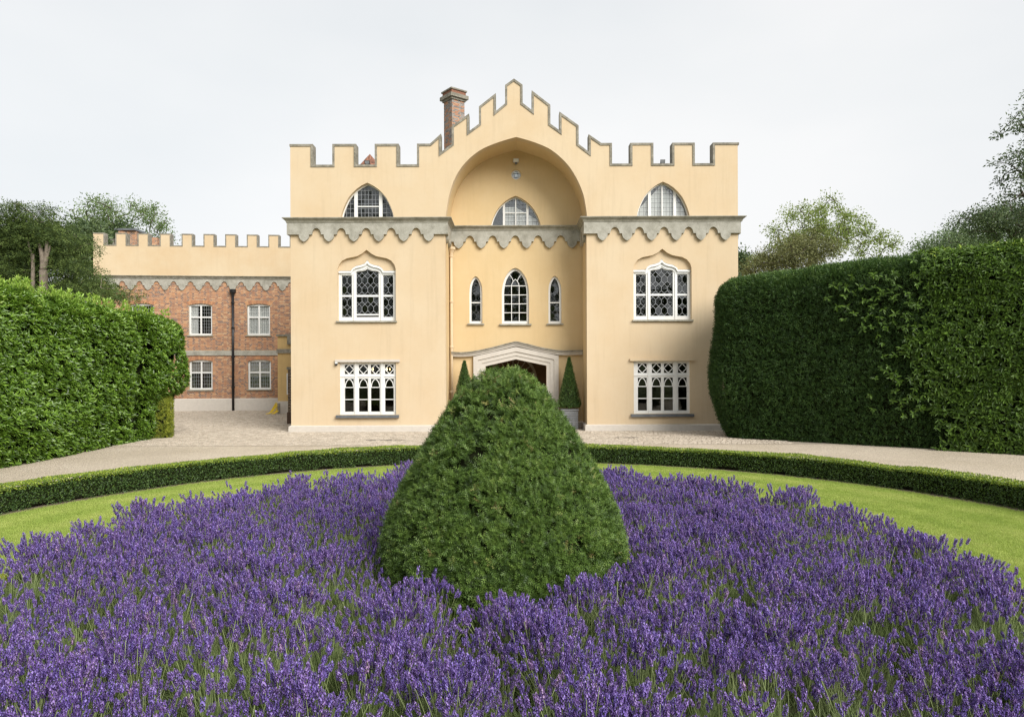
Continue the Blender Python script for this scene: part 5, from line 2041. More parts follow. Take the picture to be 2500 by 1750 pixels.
Nn = np.where((which == 0)[:, None], -outn, np.where((which == 1)[:, None], np.array([[0, 0, 1.0]]), outn))
P = P + Nn * bul[:, None]
P[:, 2] += 0.035 * wob(np.stack([ang * 10, rr, 0 * rr], 1), 42, 3.0, 3) * (zz / BH)
gapn = (zz < 0.10) & (dens < -0.34)
kf = facing(P, Nn, -0.3) & ~gapn
P, Nn, which = P[kf], Nn[kf], which[kf]
D = unit(Nn * 0.6 + np.array([0, 0, 0.45]) + rng.normal(size=P.shape) * 0.6)
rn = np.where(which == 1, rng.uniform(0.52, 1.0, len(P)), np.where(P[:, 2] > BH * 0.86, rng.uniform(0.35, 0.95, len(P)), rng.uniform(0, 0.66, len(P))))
Ls = rng.uniform(.022, .045, len(P))
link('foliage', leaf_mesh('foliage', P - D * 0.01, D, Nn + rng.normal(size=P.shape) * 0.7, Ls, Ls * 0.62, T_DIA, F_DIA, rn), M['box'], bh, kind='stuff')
# stems and inner mass
vs, fs = [], []
na = 240
for i in range(na + 1):
    t = R(-25) + R(230) * i / na
    for r_, z in ((R0 + 0.10, 0.05), (R0 + 0.12, BH - 0.06), (R1 - 0.12, BH - 0.06), (R1 - 0.10, 0.05)):
        vs.append((RC[0] + r_ * math.cos(t), RC[1] + r_ * math.sin(t), z))
for i in range(na):
    for j in range(4):
        j2 = (j + 1) % 4
        fs.append((i * 4 + j, (i + 1) * 4 + j, (i + 1) * 4 + j2, i * 4 + j2))
MB().add(vs, fs).build('inner_growth', M['inner'], bh)
m = MB()
for i in range(150):
    t = R(-25) + R(230) * (i + random.random() * 0.6) / 150
    for r_ in (R0 + 0.14, R1 - 0.16):
        x, y = RC[0] + r_ * math.cos(t), RC[1] + r_ * math.sin(t)
        m.tube([(x, y, 0.0), (x + random.uniform(-.03, .03), y + random.uniform(-.03, .03), 0.12)], 0.011, 5)
m.build('stem', M['bark'], bh, kind='stuff')

# --- golden box edging round the lavender
ge = thing('golden_edging', 'low yellow green box edging round the lavender bed', 'hedge', (BED_C[0], BED_C[1], 0))
n = 42000
ang = rng.uniform(0, 2 * math.pi, n)
k_ = rng.uniform(0.0, 1.0, n)
gx, gy = BED_R[0] + 0.05 + 0.30 * k_, BED_R[1] + 0.05 + 0.30 * k_
zt_ = 0.30 * np.sqrt(np.clip(1 - (2 * k_ - 1) ** 2, 0, 1)) ** 0.6
P = np.stack([BED_C[0] + gx * np.cos(ang), BED_C[1] + gy * np.sin(ang), zt_], 1)
P[:, 2] *= 1 + 0.12 * wob(P, 51, 4, 2)
Nn = np.stack([np.cos(ang) * (2 * k_ - 1), np.sin(ang) * (2 * k_ - 1), np.full(n, 0.7)], 1)
kf = P[:, 1] > 3.0
P, Nn = P[kf], unit(Nn[kf])
D = unit(Nn * 0.5 + rng.normal(size=P.shape) * 0.6 + np.array([0, 0, .3]))
Ls = rng.uniform(.02, .042, len(P))
link('foliage', leaf_mesh('foliage', P, D, Nn + rng.normal(size=P.shape) * .6, Ls, Ls * .6, T_DIA, F_DIA, rng.uniform(0, 1, len(P))), M['golden'], ge, kind='stuff')
vs, fs = [], []
for i in range(120):
    t = 2 * math.pi * i / 120
    for o_, z in ((0.12, 0.02), (0.13, 0.22), (0.27, 0.22), (0.28, 0.02)):
        vs.append((BED_C[0] + (BED_R[0] + o_) * math.cos(t), BED_C[1] + (BED_R[1] + o_) * math.sin(t), z))
for i in range(120):
    for j in range(3):
        i2 = (i + 1) % 120
        fs.append((i * 4 + j, i2 * 4 + j, i2 * 4 + j + 1, i * 4 + j + 1))
MB().add(vs, fs).build('inner_growth', M['inner'], ge)

# ================================================================== TOPIARY
TC = (px(1229, 1100, 7.8)[0], 7.8)
PROF = [(1.22, 0.0), (1.31, 0.25), (1.345, .543), (1.335, .763), (1.295, .965), (1.225, 1.148), (1.13, 1.348), (1.02, 1.53), (.925, 1.712), (.80, 1.914), (.705, 2.06), (.575, 2.245), (.46, 2.39), (.34, 2.505), (.21, 2.59), (.08, 2.64), (0.0, 2.65)]


def revolve_pts(prof, n, rng, c):
    pr = np.array(prof)
    seg = np.hypot(np.diff(pr[:, 0]), np.diff(pr[:, 1]))
    ar = seg * (pr[:-1, 0] + pr[1:, 0])
    i = rng.choice(len(seg), n, p=ar / ar.sum())
    t = rng.uniform(0, 1, n)
    r = pr[i, 0] + t * (pr[i + 1, 0] - pr[i, 0])
    z = pr[i, 1] + t * (pr[i + 1, 1] - pr[i, 1])
    dr, dz = pr[i + 1, 0] - pr[i, 0], pr[i + 1, 1] - pr[i, 1]
    a = rng.uniform(0, 2 * math.pi, n)
    l = np.hypot(dr, dz)
    nr_, nz = dz / l, -dr / l
    P = np.stack([c[0] + r * np.cos(a), c[1] + r * np.sin(a), z], 1)
    Nn = np.stack([nr_ * np.cos(a), nr_ * np.sin(a), nz], 1)
    return P, Nn


tp = thing('yew_topiary', 'great rounded cone of clipped yew standing in the lavender bed', 'topiary', (TC[0], TC[1], 0))
P, Nn = revolve_pts(PROF, 27000, rng, TC)
g = wob(P, 61, 6.5, 3)
g2 = wob(P, 62, 1.6, 2)
g = g * 0.6 + wob(P, 64, 16.0, 2) * 0.6
kp = rng.uniform(-0.75, -0.10, len(P)) < g
kp[::4] = True
lowz = np.clip(1 - P[:, 2] / 0.9, 0, 1)
# every clump stands its own distance out of the clipped face; a quarter of them fill in behind
P = P + Nn * np.minimum(g * (0.060 + 0.05 * lowz) + g2 * 0.02 + rng.normal(0, 0.035, len(P)), 0.006 + 0.02 * lowz)[:, None]
P[::4] -= Nn[::4] * 0.09
P, Nn, g = P[kp], Nn[kp], g[kp]
kf = facing(P, Nn, -0.2)
P, Nn, g = P[kf], Nn[kf], g[kf]
C, D, NN, Ln, Wd, idx = shoots(P, unit(Nn * 0.9 + np.array([0, 0, 0.25])), rng, 6, 0.15, 0.95, 0.066, 0.032)
sz = 1.0 + 0.5 * np.clip(1 - P[idx, 2] / 1.0, 0, 1)
cl_ = (rng.uniform(-.22, .22, len(P)) + 0.22 * g)[idx]
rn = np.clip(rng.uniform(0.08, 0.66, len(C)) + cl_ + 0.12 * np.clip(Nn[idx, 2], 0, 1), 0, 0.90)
old = rng.uniform(0, 1, len(P))[idx] > (0.988 - 0.06 * (P[idx, 2] > 2.2))
rn = np.where(old, rng.uniform(0.93, 1, len(C)), rn)
link('foliage', leaf_mesh('foliage', C - D * 0.015, D, NN + rng.normal(size=C.shape) * 0.3, Ln * sz, Wd * sz, *SPRIG4, rn), M['yew_topiary'], tp, kind='stuff')
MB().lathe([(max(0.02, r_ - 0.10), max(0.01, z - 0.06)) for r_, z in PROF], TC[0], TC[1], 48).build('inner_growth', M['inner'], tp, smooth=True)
m = MB()
m.tube([(TC[0], TC[1], 0), (TC[0] + .03, TC[1], 0.5), (TC[0], TC[1], 2.2)], [.13, .11, .03], 8)
m.build('trunk', M['bark'], tp)

# cones in lead planters either side of the door
for i, (cxp, lab, lab2) in enumerate(((1389.5, 'narrow clipped cone by the door, its grey planter showing', 'grey ribbed lead planter under the cone further from the downpipe'),
                                      (1133.5, 'narrow clipped cone by the downpipe, its foot hidden by the big topiary', 'grey ribbed lead planter under the cone next to the downpipe'))):
    cy = 29.25
    cx_ = (cxp - 1250) * cy / FPX
    pz = 0.86
    zt_ = px(1387, 873, cy)[1] if i == 0 else px(1133, 881, cy)[1]
    plt = thing('planter', lab2, 'planter', (cx_, cy, 0), 'planters beside the door')
    MB().box(cx_ - 0.33, cx_ + 0.33, cy - 0.33, cy + 0.33, 0.022, pz - 0.06).build('body', M['planter'], plt)
    m = MB()
    for k in range(7):
        z = 0.08 + k * 0.10
        m.box(cx_ - 0.345, cx_ + 0.345, cy - 0.345, cy + 0.345, z, z + 0.055)
    m.build('rib', M['planter'], plt)
    MB().box(cx_ - 0.37, cx_ + 0.37, cy - 0.37, cy + 0.37, pz - 0.06, pz).build('rim', M['planter'], plt)
    ct = thing('cone_topiary', lab, 'topiary', (cx_, cy, pz), 'clipped cones beside the door')
    hgt = zt_ - pz
    prof = [(0.40, pz + 0.06), (0.47, pz + 0.14), (0.46, pz + 0.28), (0.02, pz + hgt)]
    P, Nn = revolve_pts(prof, 9000, rng, (cx_, cy))
    kf = facing(P, Nn, -0.3)
    P, Nn = P[kf], Nn[kf]
    P = P + Nn * rng.normal(0, 0.012, len(P))[:, None]
    D = unit(Nn * 0.6 + np.array([0, 0, 0.5]) + rng.normal(size=P.shape) * 0.5)
    Ln = rng.uniform(.05, .085, len(P))
    link('foliage', leaf_mesh('foliage', P - D * .03, D, Nn + rng.normal(size=P.shape) * .5, Ln, Ln * .5, *SPRIG3, np.clip(rng.uniform(0.1, 1, len(P)), 0, 0.95)), M['yew'], ct, kind='stuff')
    MB().lathe([(max(.005, r_ - .05), z) for r_, z in prof], cx_, cy, 20).build('inner_growth', M['inner'], ct)
    MB().tube([(cx_, cy, pz - 0.03), (cx_, cy, pz + 0.3)], 0.05, 8).build('trunk', M['bark'], ct)

# ================================================================== TREES
def tree(name, label, cat, base, ells, Yd, dy, nclump, clump_r, nleaf, leaf, mat, bark, seed, trunk_r, flat=0.7, droop=0.0, group=None, z0=0.0, extra=None, up_bias=0.4, trunk_to=None, inner=0.0, tmpl=(T_DIA, F_DIA), lw=0.5):
    """trunk and limbs grow to every clump of leaves; ells = (photo x, y, half width, half height) of crown lobes at distance Yd"""
    rg = np.random.default_rng(seed)
    t = thing(name, label, cat, (base[0], base[1], z0), group)
    k = Yd / FPX
    wts = np.array([e[2] * e[3] for e in ells], float)
    pick = rg.choice(len(ells), nclump, p=wts / wts.sum())
    dirs = unit(rg.normal(size=(nclump, 3)))
    rad = rg.uniform(inner, 1, nclump) ** 0.45
    Cc = []
    for i in range(nclump):
        ex, ey, rx, ry = ells[pick[i]]
        X, Z = px(ex, ey, Yd)
        Cc.append((X + dirs[i, 0] * rad[i] * rx * k, Yd + dirs[i, 1] * rad[i] * dy, Z + dirs[i, 2] * rad[i] * ry * k))
    Cc = np.array(Cc)
    # limbs: each clump joins the nearest point already grown
    tt = trunk_to if trunk_to is not None else (Cc[:, 0].mean(), Cc[:, 1].mean(), Cc[:, 2].mean())
    tr_pts = smooth_line([(base[0], base[1], z0), (base[0] + (tt[0] - base[0]) * .25 + .1, base[1] + (tt[1] - base[1]) * .25, z0 + (tt[2] - z0) * .45), tuple(tt)], 6)
    nodes = [np.array(p) for p in tr_pts[len(tr_pts) // 3:]]
    nrad = [trunk_r * (1 - 0.6 * (i / len(nodes))) for i in range(len(nodes))]
    mb = MB()
    mb.tube(tr_pts, [trunk_r * (1.15 - 0.7 * i / (len(tr_pts) - 1)) for i in range(len(tr_pts))], 8)
    order = np.argsort(np.linalg.norm(Cc - np.array(tt), axis=1))
    for i in order:
        c = Cc[i]
        arr = np.array(nodes)
        dd_ = np.linalg.norm(arr - c, axis=1) + 0.6 * np.clip(arr[:, 2] - c[2] + 0.3, 0, None)
        j = int(np.argmin(dd_))
        p0 = arr[j]
        r0 = min(nrad[j] * 0.62, trunk_r * 0.45)
        r1 = max(0.0007 * Yd, r0 * 0.45)
        mid = (p0 + c) / 2 + rg.normal(size=3) * 0.10 * np.linalg.norm(c - p0) + np.array([0, 0, 0.12 * np.linalg.norm(c - p0) * (1 - 2 * droop)])
        ln = smooth_line([tuple(p0), tuple(mid), tuple(c)], 3)
        mb.tube(ln, [r0 + (r1 - r0) * q / (len(ln) - 1) for q in range(len(ln))], 5, cap=False)
        for q in range(2, len(ln)):
            nodes.append(np.array(ln[q]))
            nrad.append(r0 + (r1 - r0) * q / (len(ln) - 1))
    mb.build('trunk', bark, t, smooth=True)
    # leaves
    per = rg.multinomial(nleaf, np.full(nclump, 1 / nclump))
    ci = np.repeat(np.arange(nclump), per)
    cr = clump_r * rg.uniform(0.6, 1.35, nclump)
    off = rg.normal(size=(nleaf, 3)) * 0.55
    ln_ = np.linalg.norm(off, axis=1, keepdims=True)
    off = off / np.maximum(ln_, 1e-6) * np.minimum(ln_, 1.25)
    off *= cr[ci][:, None]
    off[:, 2] *= flat
    if droop:
        off[:, 2] -= droop * np.hypot(off[:, 0], off[:, 1])
    P = Cc[ci] + off
    D = unit(off + rg.normal(size=off.shape) * 0.6 * cr[ci][:, None])
    if droop:
        D = unit(D + np.array([0, 0, -droop]))
    NN = rg.normal(size=off.shape) * 0.6 + np.array([0, 0, up_bias])
    Ls = leaf * rg.uniform(0.6, 1.4, nleaf)
    rn = np.clip(rg.uniform(0, 0.75, nleaf) + 0.25 * (rg.uniform(0, 1, nclump)[ci]), 0, 1)
    link('crown', leaf_mesh('crown', P, D, NN, Ls, Ls * lw, *tmpl, rn), mat, t, kind='stuff')
    return t


LT = 'trees beyond the house and hedges'
tree('yew_tree', 'larger dark yew whose branches reach across the end of the brick wing', 'tree', (-24.0, 34.5),
     [(70, 580, 110, 60), (20, 640, 80, 80), (140, 590, 55, 50), (180, 672, 48, 45), (70, 540, 60, 40), (120, 525, 50, 25), (292, 716, 26, 14), (240, 695, 45, 22), (120, 700, 110, 40), (-60, 620, 80, 90), (30, 590, 60, 45)],
     33.5, 2.2, 200, 0.62, 40000, 0.22, M['tree_yew'], M['pale_bark'], 101, 0.30, 0.55, 0.35, LT, trunk_to=(-22.6, 34.0, 9.3), tmpl=SPRIG3, lw=0.42)
# the pale stems that show through its crown
ys = thing('yew_tree', 'second yew with forked pale trunk showing among the dark branches', 'tree', (-22.0, 32.0, 0), LT)
m = MB()
for x0_, y0_, x1_, y1_, r0_, r1_ in ((103, 770, 106, 660, .22, .17), (106, 660, 96, 595, .15, .07), (106, 660, 114, 590, .14, .06), (75, 760, 80, 620, .11, .07), (80, 650, 68, 590, .07, .04), (108, 640, 122, 600, .07, .03)):
    a, b = px(x0_, y0_, 31.6), px(x1_, y1_, 31.6)
    m.tube(smooth_line([(a[0], 31.6, a[1]), ((a[0] + b[0]) / 2 + .05, 31.6, (a[1] + b[1]) / 2), (b[0], 31.6, b[1])], 3), [r0_ + (r1_ - r0_) * q / 6 for q in range(7)], 8)
a = px(103, 770, 31.6)
m.tube([(a[0] - .1, 31.6, 0), (a[0], 31.6, a[1])], [.28, .22], 8)
a = px(75, 760, 31.6)
m.tube([(a[0] + .1, 31.6, 0), (a[0], 31.6, a[1])], [.16, .11], 8)
m.build('trunk', M['pale_bark'], ys, smooth=True)
rg = np.random.default_rng(77)
cl = np.array([(*px(x, y, 31.8), r_) for x, y, r_ in ((100, 592, .45), (118, 612, .4), (70, 625, .5), (60, 590, .7), (130, 575, .7), (40, 700, .8), (150, 640, .8), (95, 560, .6), (170, 700, .8), (20, 650, .8), (135, 720, .7), (60, 730, .7), (45, 545, .6))])
ci = rg.integers(0, len(cl), 7000)
off = rg.normal(size=(7000, 3)) * 0.55 * cl[ci, 2][:, None]
off[:, 2] *= 0.5
P = np.stack([cl[ci, 0], np.full(7000, 31.9), cl[ci, 1]], 1) + off
kp = ~((np.abs(P[:, 0] - px(106, 640, 31.6)[0]) < 0.35) & (P[:, 1] < 31.8) & (P[:, 2] < px(100, 600, 31.6)[1]))
P, off = P[kp], off[kp]
link('crown', leaf_mesh('crown', P, unit(off + rg.normal(size=off.shape) * .3 + np.array([0, 0, -.25])), rg.normal(size=off.shape) * .5 + np.array([0, 0, .5]), rg.uniform(.16, .34, len(P)), rg.uniform(.08, .14, len(P)), *SPRIG3, rg.uniform(0, 1, len(P))), M['tree_yew'], ys, kind='stuff')

tree('ash_tree', 'airy light green tree rising behind the brick wing battlements', 'tree', (-39, 62),
     [(262, 512, 52, 26), (215, 538, 40, 20), (350, 520, 52, 24), (392, 560, 24, 32), (300, 560, 60, 25), (240, 570, 40, 18)], 60, 2.6, 120, 0.62, 8500, 0.17, M['tree_light'], M['bark'], 102, 0.30, 0.8, 0, LT, trunk_to=(-34.5, 60, 12.5))
tree('holly_tree', 'dark dense evergreen beside the end of the brick wing', 'tree', (-29.5, 46.5),
     [(195, 610, 45, 50), (160, 600, 40, 50), (225, 580, 18, 22)], 45.5, 1.5, 60, 0.9, 9000, 0.24, M['tree_dark'], M['bark'], 103, 0.25, 0.8, 0, LT)
tree('ivy_tree', 'small dark evergreen peeping over the brick wing chimneys', 'tree', (-33.5, 56),
     [(300, 570, 22, 18), (268, 580, 20, 22)], 55, 1.2, 26, 0.7, 3500, 0.26, M['tree_dark'], M['bark'], 104, 0.2, 0.8, 0, LT)
tree('walnut_tree', 'open yellow green tree with dark bare limbs behind the yew hedge', 'tree', (19.5, 47),
     [(1960, 530, 45, 40), (2000, 505, 35, 28), (2035, 545, 50, 45), (1925, 580, 50, 40), (2090, 560, 45, 45), (2130, 600, 45, 35), (1990, 590, 70, 45), (2155, 640, 28, 25), (1880, 620, 28, 25)],
     46, 2.4, 150, 0.46, 15000, 0.135, M['tree_walnut'], M['bark'], 105, 0.42, 0.75, 0, LT, trunk_to=(20.0, 46, 11.5), inner=0.15)
tree('bronze_shrub', 'rounded bronze green bush low in front of the open yellow green tree', 'tree', (17.4, 41),
     [(1940, 625, 90, 45), (1990, 610, 60, 45), (1885, 640, 45, 30), (1850, 655, 35, 20)], 40.5, 1.6, 110, 0.60, 17000, 0.11, M['tree_brown'], M['bark'], 106, 0.2, 0.85, 0, LT)
tree('grey_willow', 'soft grey green rounded tree behind the broad-leaved hedge', 'tree', (32, 49),
     [(2370, 590, 75, 40), (2310, 605, 60, 28), (2270, 615, 35, 18), (2430, 600, 50, 40)], 48, 2.2, 110, 0.75, 17000, 0.14, M['tree_grey'], M['bark'], 107, 0.25, 0.8, 0, LT)
tree('oak_tree', 'dark green spreading tree behind the grey green rounded one', 'tree', (36, 44),
     [(2440, 530, 65, 40), (2390, 540, 40, 28), (2480, 560, 60, 55), (2360, 550, 22, 12)], 42, 2.2, 75, 0.60, 11000, 0.135, M['tree_dark'], M['bark'], 108, 0.35, 0.7, 0, LT)
tree('holm_oak', 'tall dark tree whose thin leafy branches reach into the picture from its edge', 'tree', (19.8, 26.5),
     [(2550, 320, 60, 90), (2500, 395, 50, 28), (2480, 445, 42, 34), (2500, 520, 50, 60), (2500, 225, 28, 18), (2505, 300, 30, 10), (2435, 388, 24, 6)], 25.0, 1.3, 75, 0.34, 6500, 0.11, M['tree_dark'], M['bark'], 109, 0.22, 0.6, 0.1, LT, inner=0.2, lw=0.42)
tree('distant_fir', 'small dark tree just showing past the corner of the yellow house', 'tree', (26.5, 78),
     [(1812, 655, 14, 28), (1808, 635, 8, 22)], 78, 1.2, 24, 0.9, 2500, 0.3, M['tree_dark'], M['bark'], 110, 0.2, 0.9, 0, LT)

# woodland behind the camera: the house windows mirror it
rg = np.random.default_rng(55)
mb = MB()
Ps, Rr = [], []
for i in range(30):
    x = -46 + i * 3.3 + rg.uniform(-1, 1)
    y = -24 + rg.uniform(-5, 3)
    h = rg.uniform(10, 13.5) + (11 if -30 < x < -14 else 0) + (3 if 0 < x < 10 else 0)
    mb.tube([(x, y, 0), (x + rg.uniform(-.3, .3), y, h * 0.6)], [0.35, 0.15], 6)
    n = 330
    a = rg.normal(size=(n, 3))
    a = unit(a) * rg.uniform(0.3, 1, (n, 1)) ** 0.4
    Ps.append(np.stack([x + a[:, 0] * 2.6, y + a[:, 1] * 2.2, h * 0.56 + a[:, 2] * h * 0.46], 1))
P = np.concatenate(Ps)
n = len(P)
wood = link('woodland', leaf_mesh('woodland', P, rg.normal(size=P.shape), rg.normal(size=P.shape), rg.uniform(.8, 1.6, n), rg.uniform(.5, 1.0, n), T_DIA, F_DIA, rg.uniform(0, 1, n)), M['tree_yew'], kind='stuff')
wood['label'] = 'band of dark woodland mirrored in the house windows'
link('trunks', mb.mesh('trunks'), M['bark'], wood, kind='stuff')

# ================================================================== LAVENDER
def proto(name, V, F, midx, rnd, mats, coll):
    me = fast_mesh(name, np.array(V), np.array(F), np.array(rnd), midx)
    for q in mats:
        me.materials.append(q)
    o = bpy.data.objects.new(name, me)
    coll.objects.link(o)
    return o


def lav_head(rg, name, coll):
    """flower spike on its stem; origin at the foot of the stem, grows along +z"""
    V, F, MI, Rn = [], [], [], []

    def tri(a, b, c, mi, r):
        n = len(V)
        V.extend([a, b, c])
        F.append((n, n + 1, n + 2))
        MI.append(mi)
        Rn.extend([r] * 3)
    L = 0.30
    hl = rg.uniform(0.050, 0.082)
    bend = rg.normal(0, 0.02, 2)

    def axis(t):
        return np.array([bend[0] * t * t, bend[1] * t * t, t * (L + hl)])
    ts = np.linspace(0, 1, 4)
    w = 0.0022
    for i in range(3):
        a, b = axis(ts[i]), axis(ts[i + 1])
        for k in range(3):
            t0, t1 = k * 2.094, (k + 1) * 2.094
            o0 = np.array([math.cos(t0), math.sin(t0), 0]) * w
            o1 = np.array([math.cos(t1), math.sin(t1), 0]) * w
            tri(a + o0, a + o1, b + o1, 0, .5)
            tri(a + o0, b + o1, b + o0, 0, .5)
    nw = rg.integers(7, 9)
    for j in range(nw):
        t = (L + hl * (j + 0.2) / nw) / (L + hl)
        c = axis(t)
        rad = 0.0088 * (0.75 + 0.5 * math.sin(math.pi * (0.15 + 0.7 * j / nw))) * rg.uniform(.9, 1.15)
        nf = 6 if j < nw - 1 else 4
        for k in range(nf):
            a = 2 * math.pi * (k + 0.5 * (j % 2)) / nf + rg.uniform(-.2, .2)
            o = np.array([math.cos(a), math.sin(a), 0])
            tg = np.array([-math.sin(a), math.cos(a), 0])
            hgt = hl / nw * 1.25
            # calyx: dark, upright
            tri(c + tg * 0.0045 + o * 0.001, c - tg * 0.0045 + o * 0.001, c + o * rad * 0.75 + np.array([0, 0, hgt * 0.8]), 1, rg.uniform(0.05, 0.45))
            # open corolla, brighter
            q = c + o * rad + np.array([0, 0, hgt * rg.uniform(.4, .9)])
            s_ = rg.uniform(.0030, .0054)
            br = rg.uniform(.35, 1.0)
            tri(q + tg * s_, q - tg * s_, q + np.array([0, 0, s_ * 1.7]) + o * s_ * .5, 1, br)
            tri(q - tg * s_, q + tg * s_, q - np.array([0, 0, s_ * 1.2]) + o * s_ * .9, 1, br * .9)
    return proto(name, V, F, MI, Rn, [M['lav_stem'], M['lavender']], coll)


def lav_tuft(rg, name, coll, n, h):
    V, F, Rn = [], [], []
    for i in range(n):
        a = rg.uniform(0, 6.28)
        tl = rg.uniform(0.1, 0.85)
        d = np.array([math.cos(a) * math.sin(tl), math.sin(a) * math.sin(tl), math.cos(tl)])
        b = np.array([rg.normal(0, .03), rg.normal(0, .03), 0])
        l = h * rg.uniform(.5, 1.1)
        sd = np.array([-math.sin(a), math.cos(a), 0]) * rg.uniform(.0016, .0032)
        md = b + d * l * .55
        tp_ = b + d * l + np.array([0, 0, -0.10 * l])
        k = len(V)
        V.extend([b - sd * .6, b + sd * .6, md + sd, md - sd, tp_])
        F.extend([(k, k + 1, k + 2), (k, k + 2, k + 3), (k + 3, k + 2, k + 4)])
        Rn.extend([.5] * 5)
    return proto(name, V, F, [0] * len(F), Rn, [M['lav_leaf']], coll)


def scatter(name, P, rot, scl, idx, coll, label, kind='stuff'):
    me = bpy.data.meshes.new(name)
    me.vertices.add(len(P))
    me.vertices.foreach_set('co', np.ascontiguousarray(P, dtype=np.float32).ravel())
    for nm, ty, arr, key in (('rot', 'FLOAT_VECTOR', rot, 'vector'), ('scl', 'FLOAT', scl, 'value'), ('idx', 'INT', idx, 'value')):
        at = me.attributes.new(nm, ty, 'POINT')
        at.data.foreach_set(key, np.ascontiguousarray(arr, dtype=np.int32 if ty == 'INT' else np.float32).ravel())
    me.update()
    o = link(name, me, None, None, label, kind)
    ng = bpy.data.node_groups.new(name + '_scatter', 'GeometryNodeTree')
    ng.interface.new_socket('Geometry', in_out='INPUT', socket_type='NodeSocketGeometry')
    ng.interface.new_socket('Geometry', in_out='OUTPUT', socket_type='NodeSocketGeometry')
    N, L = ng.nodes, ng.links
    gi, go = N.new('NodeGroupInput'), N.new('NodeGroupOutput')
    ip = N.new('GeometryNodeInstanceOnPoints')
    ci = N.new('GeometryNodeCollectionInfo')
    ci.inputs['Collection'].default_value = coll
    ci.inputs['Separate Children'].default_value = True
    ci.inputs['Reset Children'].default_value = True
    ip.inputs['Pick Instance'].default_value = True

    def attr(nm, ty):
        a = N.new('GeometryNodeInputNamedAttribute')
        a.data_type = ty
        a.inputs['Name'].default_value = nm
        return [s for s in a.outputs if s.name == 'Attribute' and s.enabled][0]
    e2r = N.new('FunctionNodeEulerToRotation')
    L.new(attr('rot', 'FLOAT_VECTOR'), e2r.inputs[0])
    L.new(gi.outputs[0], ip.inputs['Points'])
    L.new(ci.outputs[0], ip.inputs['Instance'])
    L.new(attr('idx', 'INT'), ip.inputs['Instance Index'])
    L.new(e2r.outputs[0], ip.inputs['Rotation'])
    L.new(attr('scl', 'FLOAT'), ip.inputs['Scale'])
    L.new(ip.outputs[0], go.inputs[0])
    md = o.modifiers.new('scatter', 'NODES')
    md.node_group = ng
    return o


lav_coll = bpy.data.collections.new('lavender_pieces')
rg = np.random.default_rng(88)
NHEAD, NTUFT = 9, 5
for i in range(NHEAD):
    lav_head(rg, 'a_flower_spike_%02d' % i, lav_coll)
for i in range(NTUFT):
    lav_tuft(rg, 'b_leaf_tuft_%02d' % i, lav_coll, 34, 0.24)


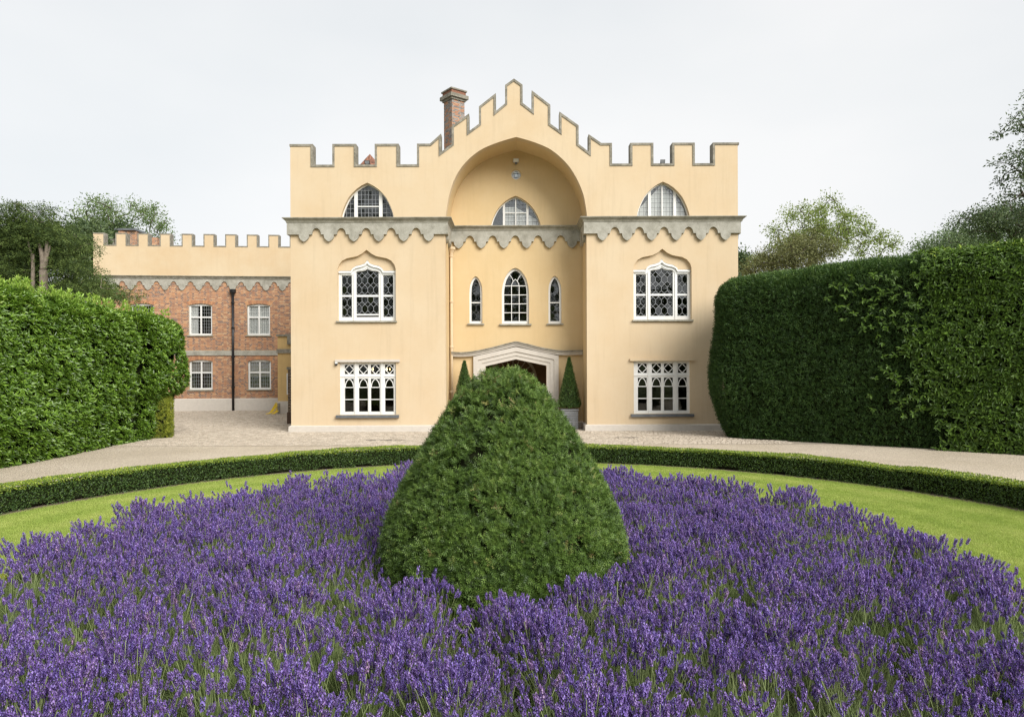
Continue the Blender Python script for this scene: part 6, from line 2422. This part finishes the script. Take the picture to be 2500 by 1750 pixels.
def lavender():
    P, Rt, Sc, Ix = [], [], [], []
    sp_ = 0.50
    for gy_ in np.arange(BED_C[1] - BED_R[1] - .3, BED_C[1] + BED_R[1] + .3, sp_ * 0.87):
        for gx_ in np.arange(BED_C[0] - BED_R[0] - .3, BED_C[0] + BED_R[0] + .3, sp_):
            x = gx_ + rg.normal(0, .08) + (sp_ / 2 if int(round(gy_ / (sp_ * .87))) % 2 else 0)
            y = gy_ + rg.normal(0, .08)
            q = ((x - BED_C[0]) / BED_R[0]) ** 2 + ((y - BED_C[1]) / BED_R[1]) ** 2
            if q > 0.985 or math.hypot(x - TC[0], y - TC[1]) < 1.41 or y < 2.6:
                continue
            vig = rg.uniform(0.75, 1.15)
            H = rg.uniform(.82, 1.12)
            patch = math.sin(x * 1.9 + 1.3 * math.sin(y * 1.1)) * math.sin(y * 1.55 + 0.8 * math.sin(x * 1.4) + 1.0)
            sparse = rg.uniform() < 0.14 + 0.95 * max(0.0, patch - 0.05)
            ns = int((36 if sparse else 128) * vig)
            lean = rg.normal(0, .10, 2)
            # flower stems rise from the cushion and splay
            a = rg.uniform(0, 2 * math.pi, ns)
            u_ = np.sqrt(rg.uniform(0, 1, ns))
            tilt = 0.05 + 0.44 * u_ ** 1.3 * rg.uniform(.75, 1.2, ns)
            rr_ = 0.24 * u_
            px_ = x + rr_ * np.cos(a)
            py_ = y + rr_ * np.sin(a)
            pz_ = (0.29 - 0.10 * u_ ** 2 + rg.normal(0, .025, ns)) * H
            P.append(np.stack([px_, py_, np.maximum(pz_, .03)], 1))
            tx = tilt * np.cos(a) + lean[0] + rg.normal(0, .09, ns)
            ty = tilt * np.sin(a) + lean[1] + rg.normal(0, .09, ns)
            Rt.append(np.stack([-ty, tx, rg.uniform(0, 6.28, ns)], 1))
            Sc.append(H * rg.uniform(.74, 1.26, ns))
            Ix.append(rg.integers(0, NHEAD, ns))
            nt = int((64 if sparse else 30) * vig)
            a = rg.uniform(0, 2 * math.pi, nt)
            u_ = np.sqrt(rg.uniform(0, 1, nt))
            P.append(np.stack([x + .25 * u_ * np.cos(a), y + .25 * u_ * np.sin(a), (.25 * (1 - .7 * u_ ** 2)) * H + rg.normal(0, .015, nt)], 1))
            tl = .75 * u_
            Rt.append(np.stack([-tl * np.sin(a), tl * np.cos(a), rg.uniform(0, 6.28, nt)], 1))
            Sc.append(rg.uniform(.8, 1.35, nt) * H * (1.08 if sparse else 1.0))
            Ix.append(NHEAD + rg.integers(0, NTUFT, nt))
    P, Rt, Sc, Ix = np.concatenate(P), np.concatenate(Rt), np.concatenate(Sc), np.concatenate(Ix)
    print('lavender instances', len(P))
    o = scatter('lavender', P, Rt, Sc, Ix, lav_coll, 'mass of purple flowering lavender filling the round bed')
    o['category'] = 'lavender'


lavender()

# ================================================================== GRASS on the lawn
gr_coll = bpy.data.collections.new('grass_pieces')
for i in range(5):
    V, F, Rn = [], [], []
    for k in range(26):
        a = rg.uniform(0, 6.28)
        b = np.array([rg.normal(0, .035), rg.normal(0, .035), 0])
        l = rg.uniform(.014, .032)
        tl = rg.uniform(0, .8)
        d = np.array([math.cos(a) * math.sin(tl), math.sin(a) * math.sin(tl), math.cos(tl)]) * l
        sd = np.array([-math.sin(a), math.cos(a), 0]) * .0022
        n = len(V)
        V.extend([b - sd, b + sd, b + d])
        F.append((n, n + 1, n + 2))
        Rn.extend([.5] * 3)
    proto('c_grass_tuft_%02d' % i, V, F, [0] * len(F), Rn, [M['grass_blade']], gr_coll)
n = 90000
a = rg.uniform(R(-35), R(215), n)
r_ = 9.6 * np.sqrt(rg.uniform(0.16, 1, n))
P = np.stack([RC[0] + r_ * np.cos(a), RC[1] + r_ * np.sin(a), np.full(n, .008)], 1)
q = ((P[:, 0] - BED_C[0]) / (BED_R[0] + .3)) ** 2 + ((P[:, 1] - BED_C[1]) / (BED_R[1] + .3)) ** 2
P = P[(q > 1.0) & (P[:, 1] > 3)]
n = len(P)
g = scatter('grass', P, np.stack([0 * P[:, 0], 0 * P[:, 0], rg.uniform(0, 6.28, n)], 1), rg.uniform(.8, 1.5, n), rg.integers(0, 5, n), gr_coll, 'short mown grass between the lavender and the box hedge')
print('done')
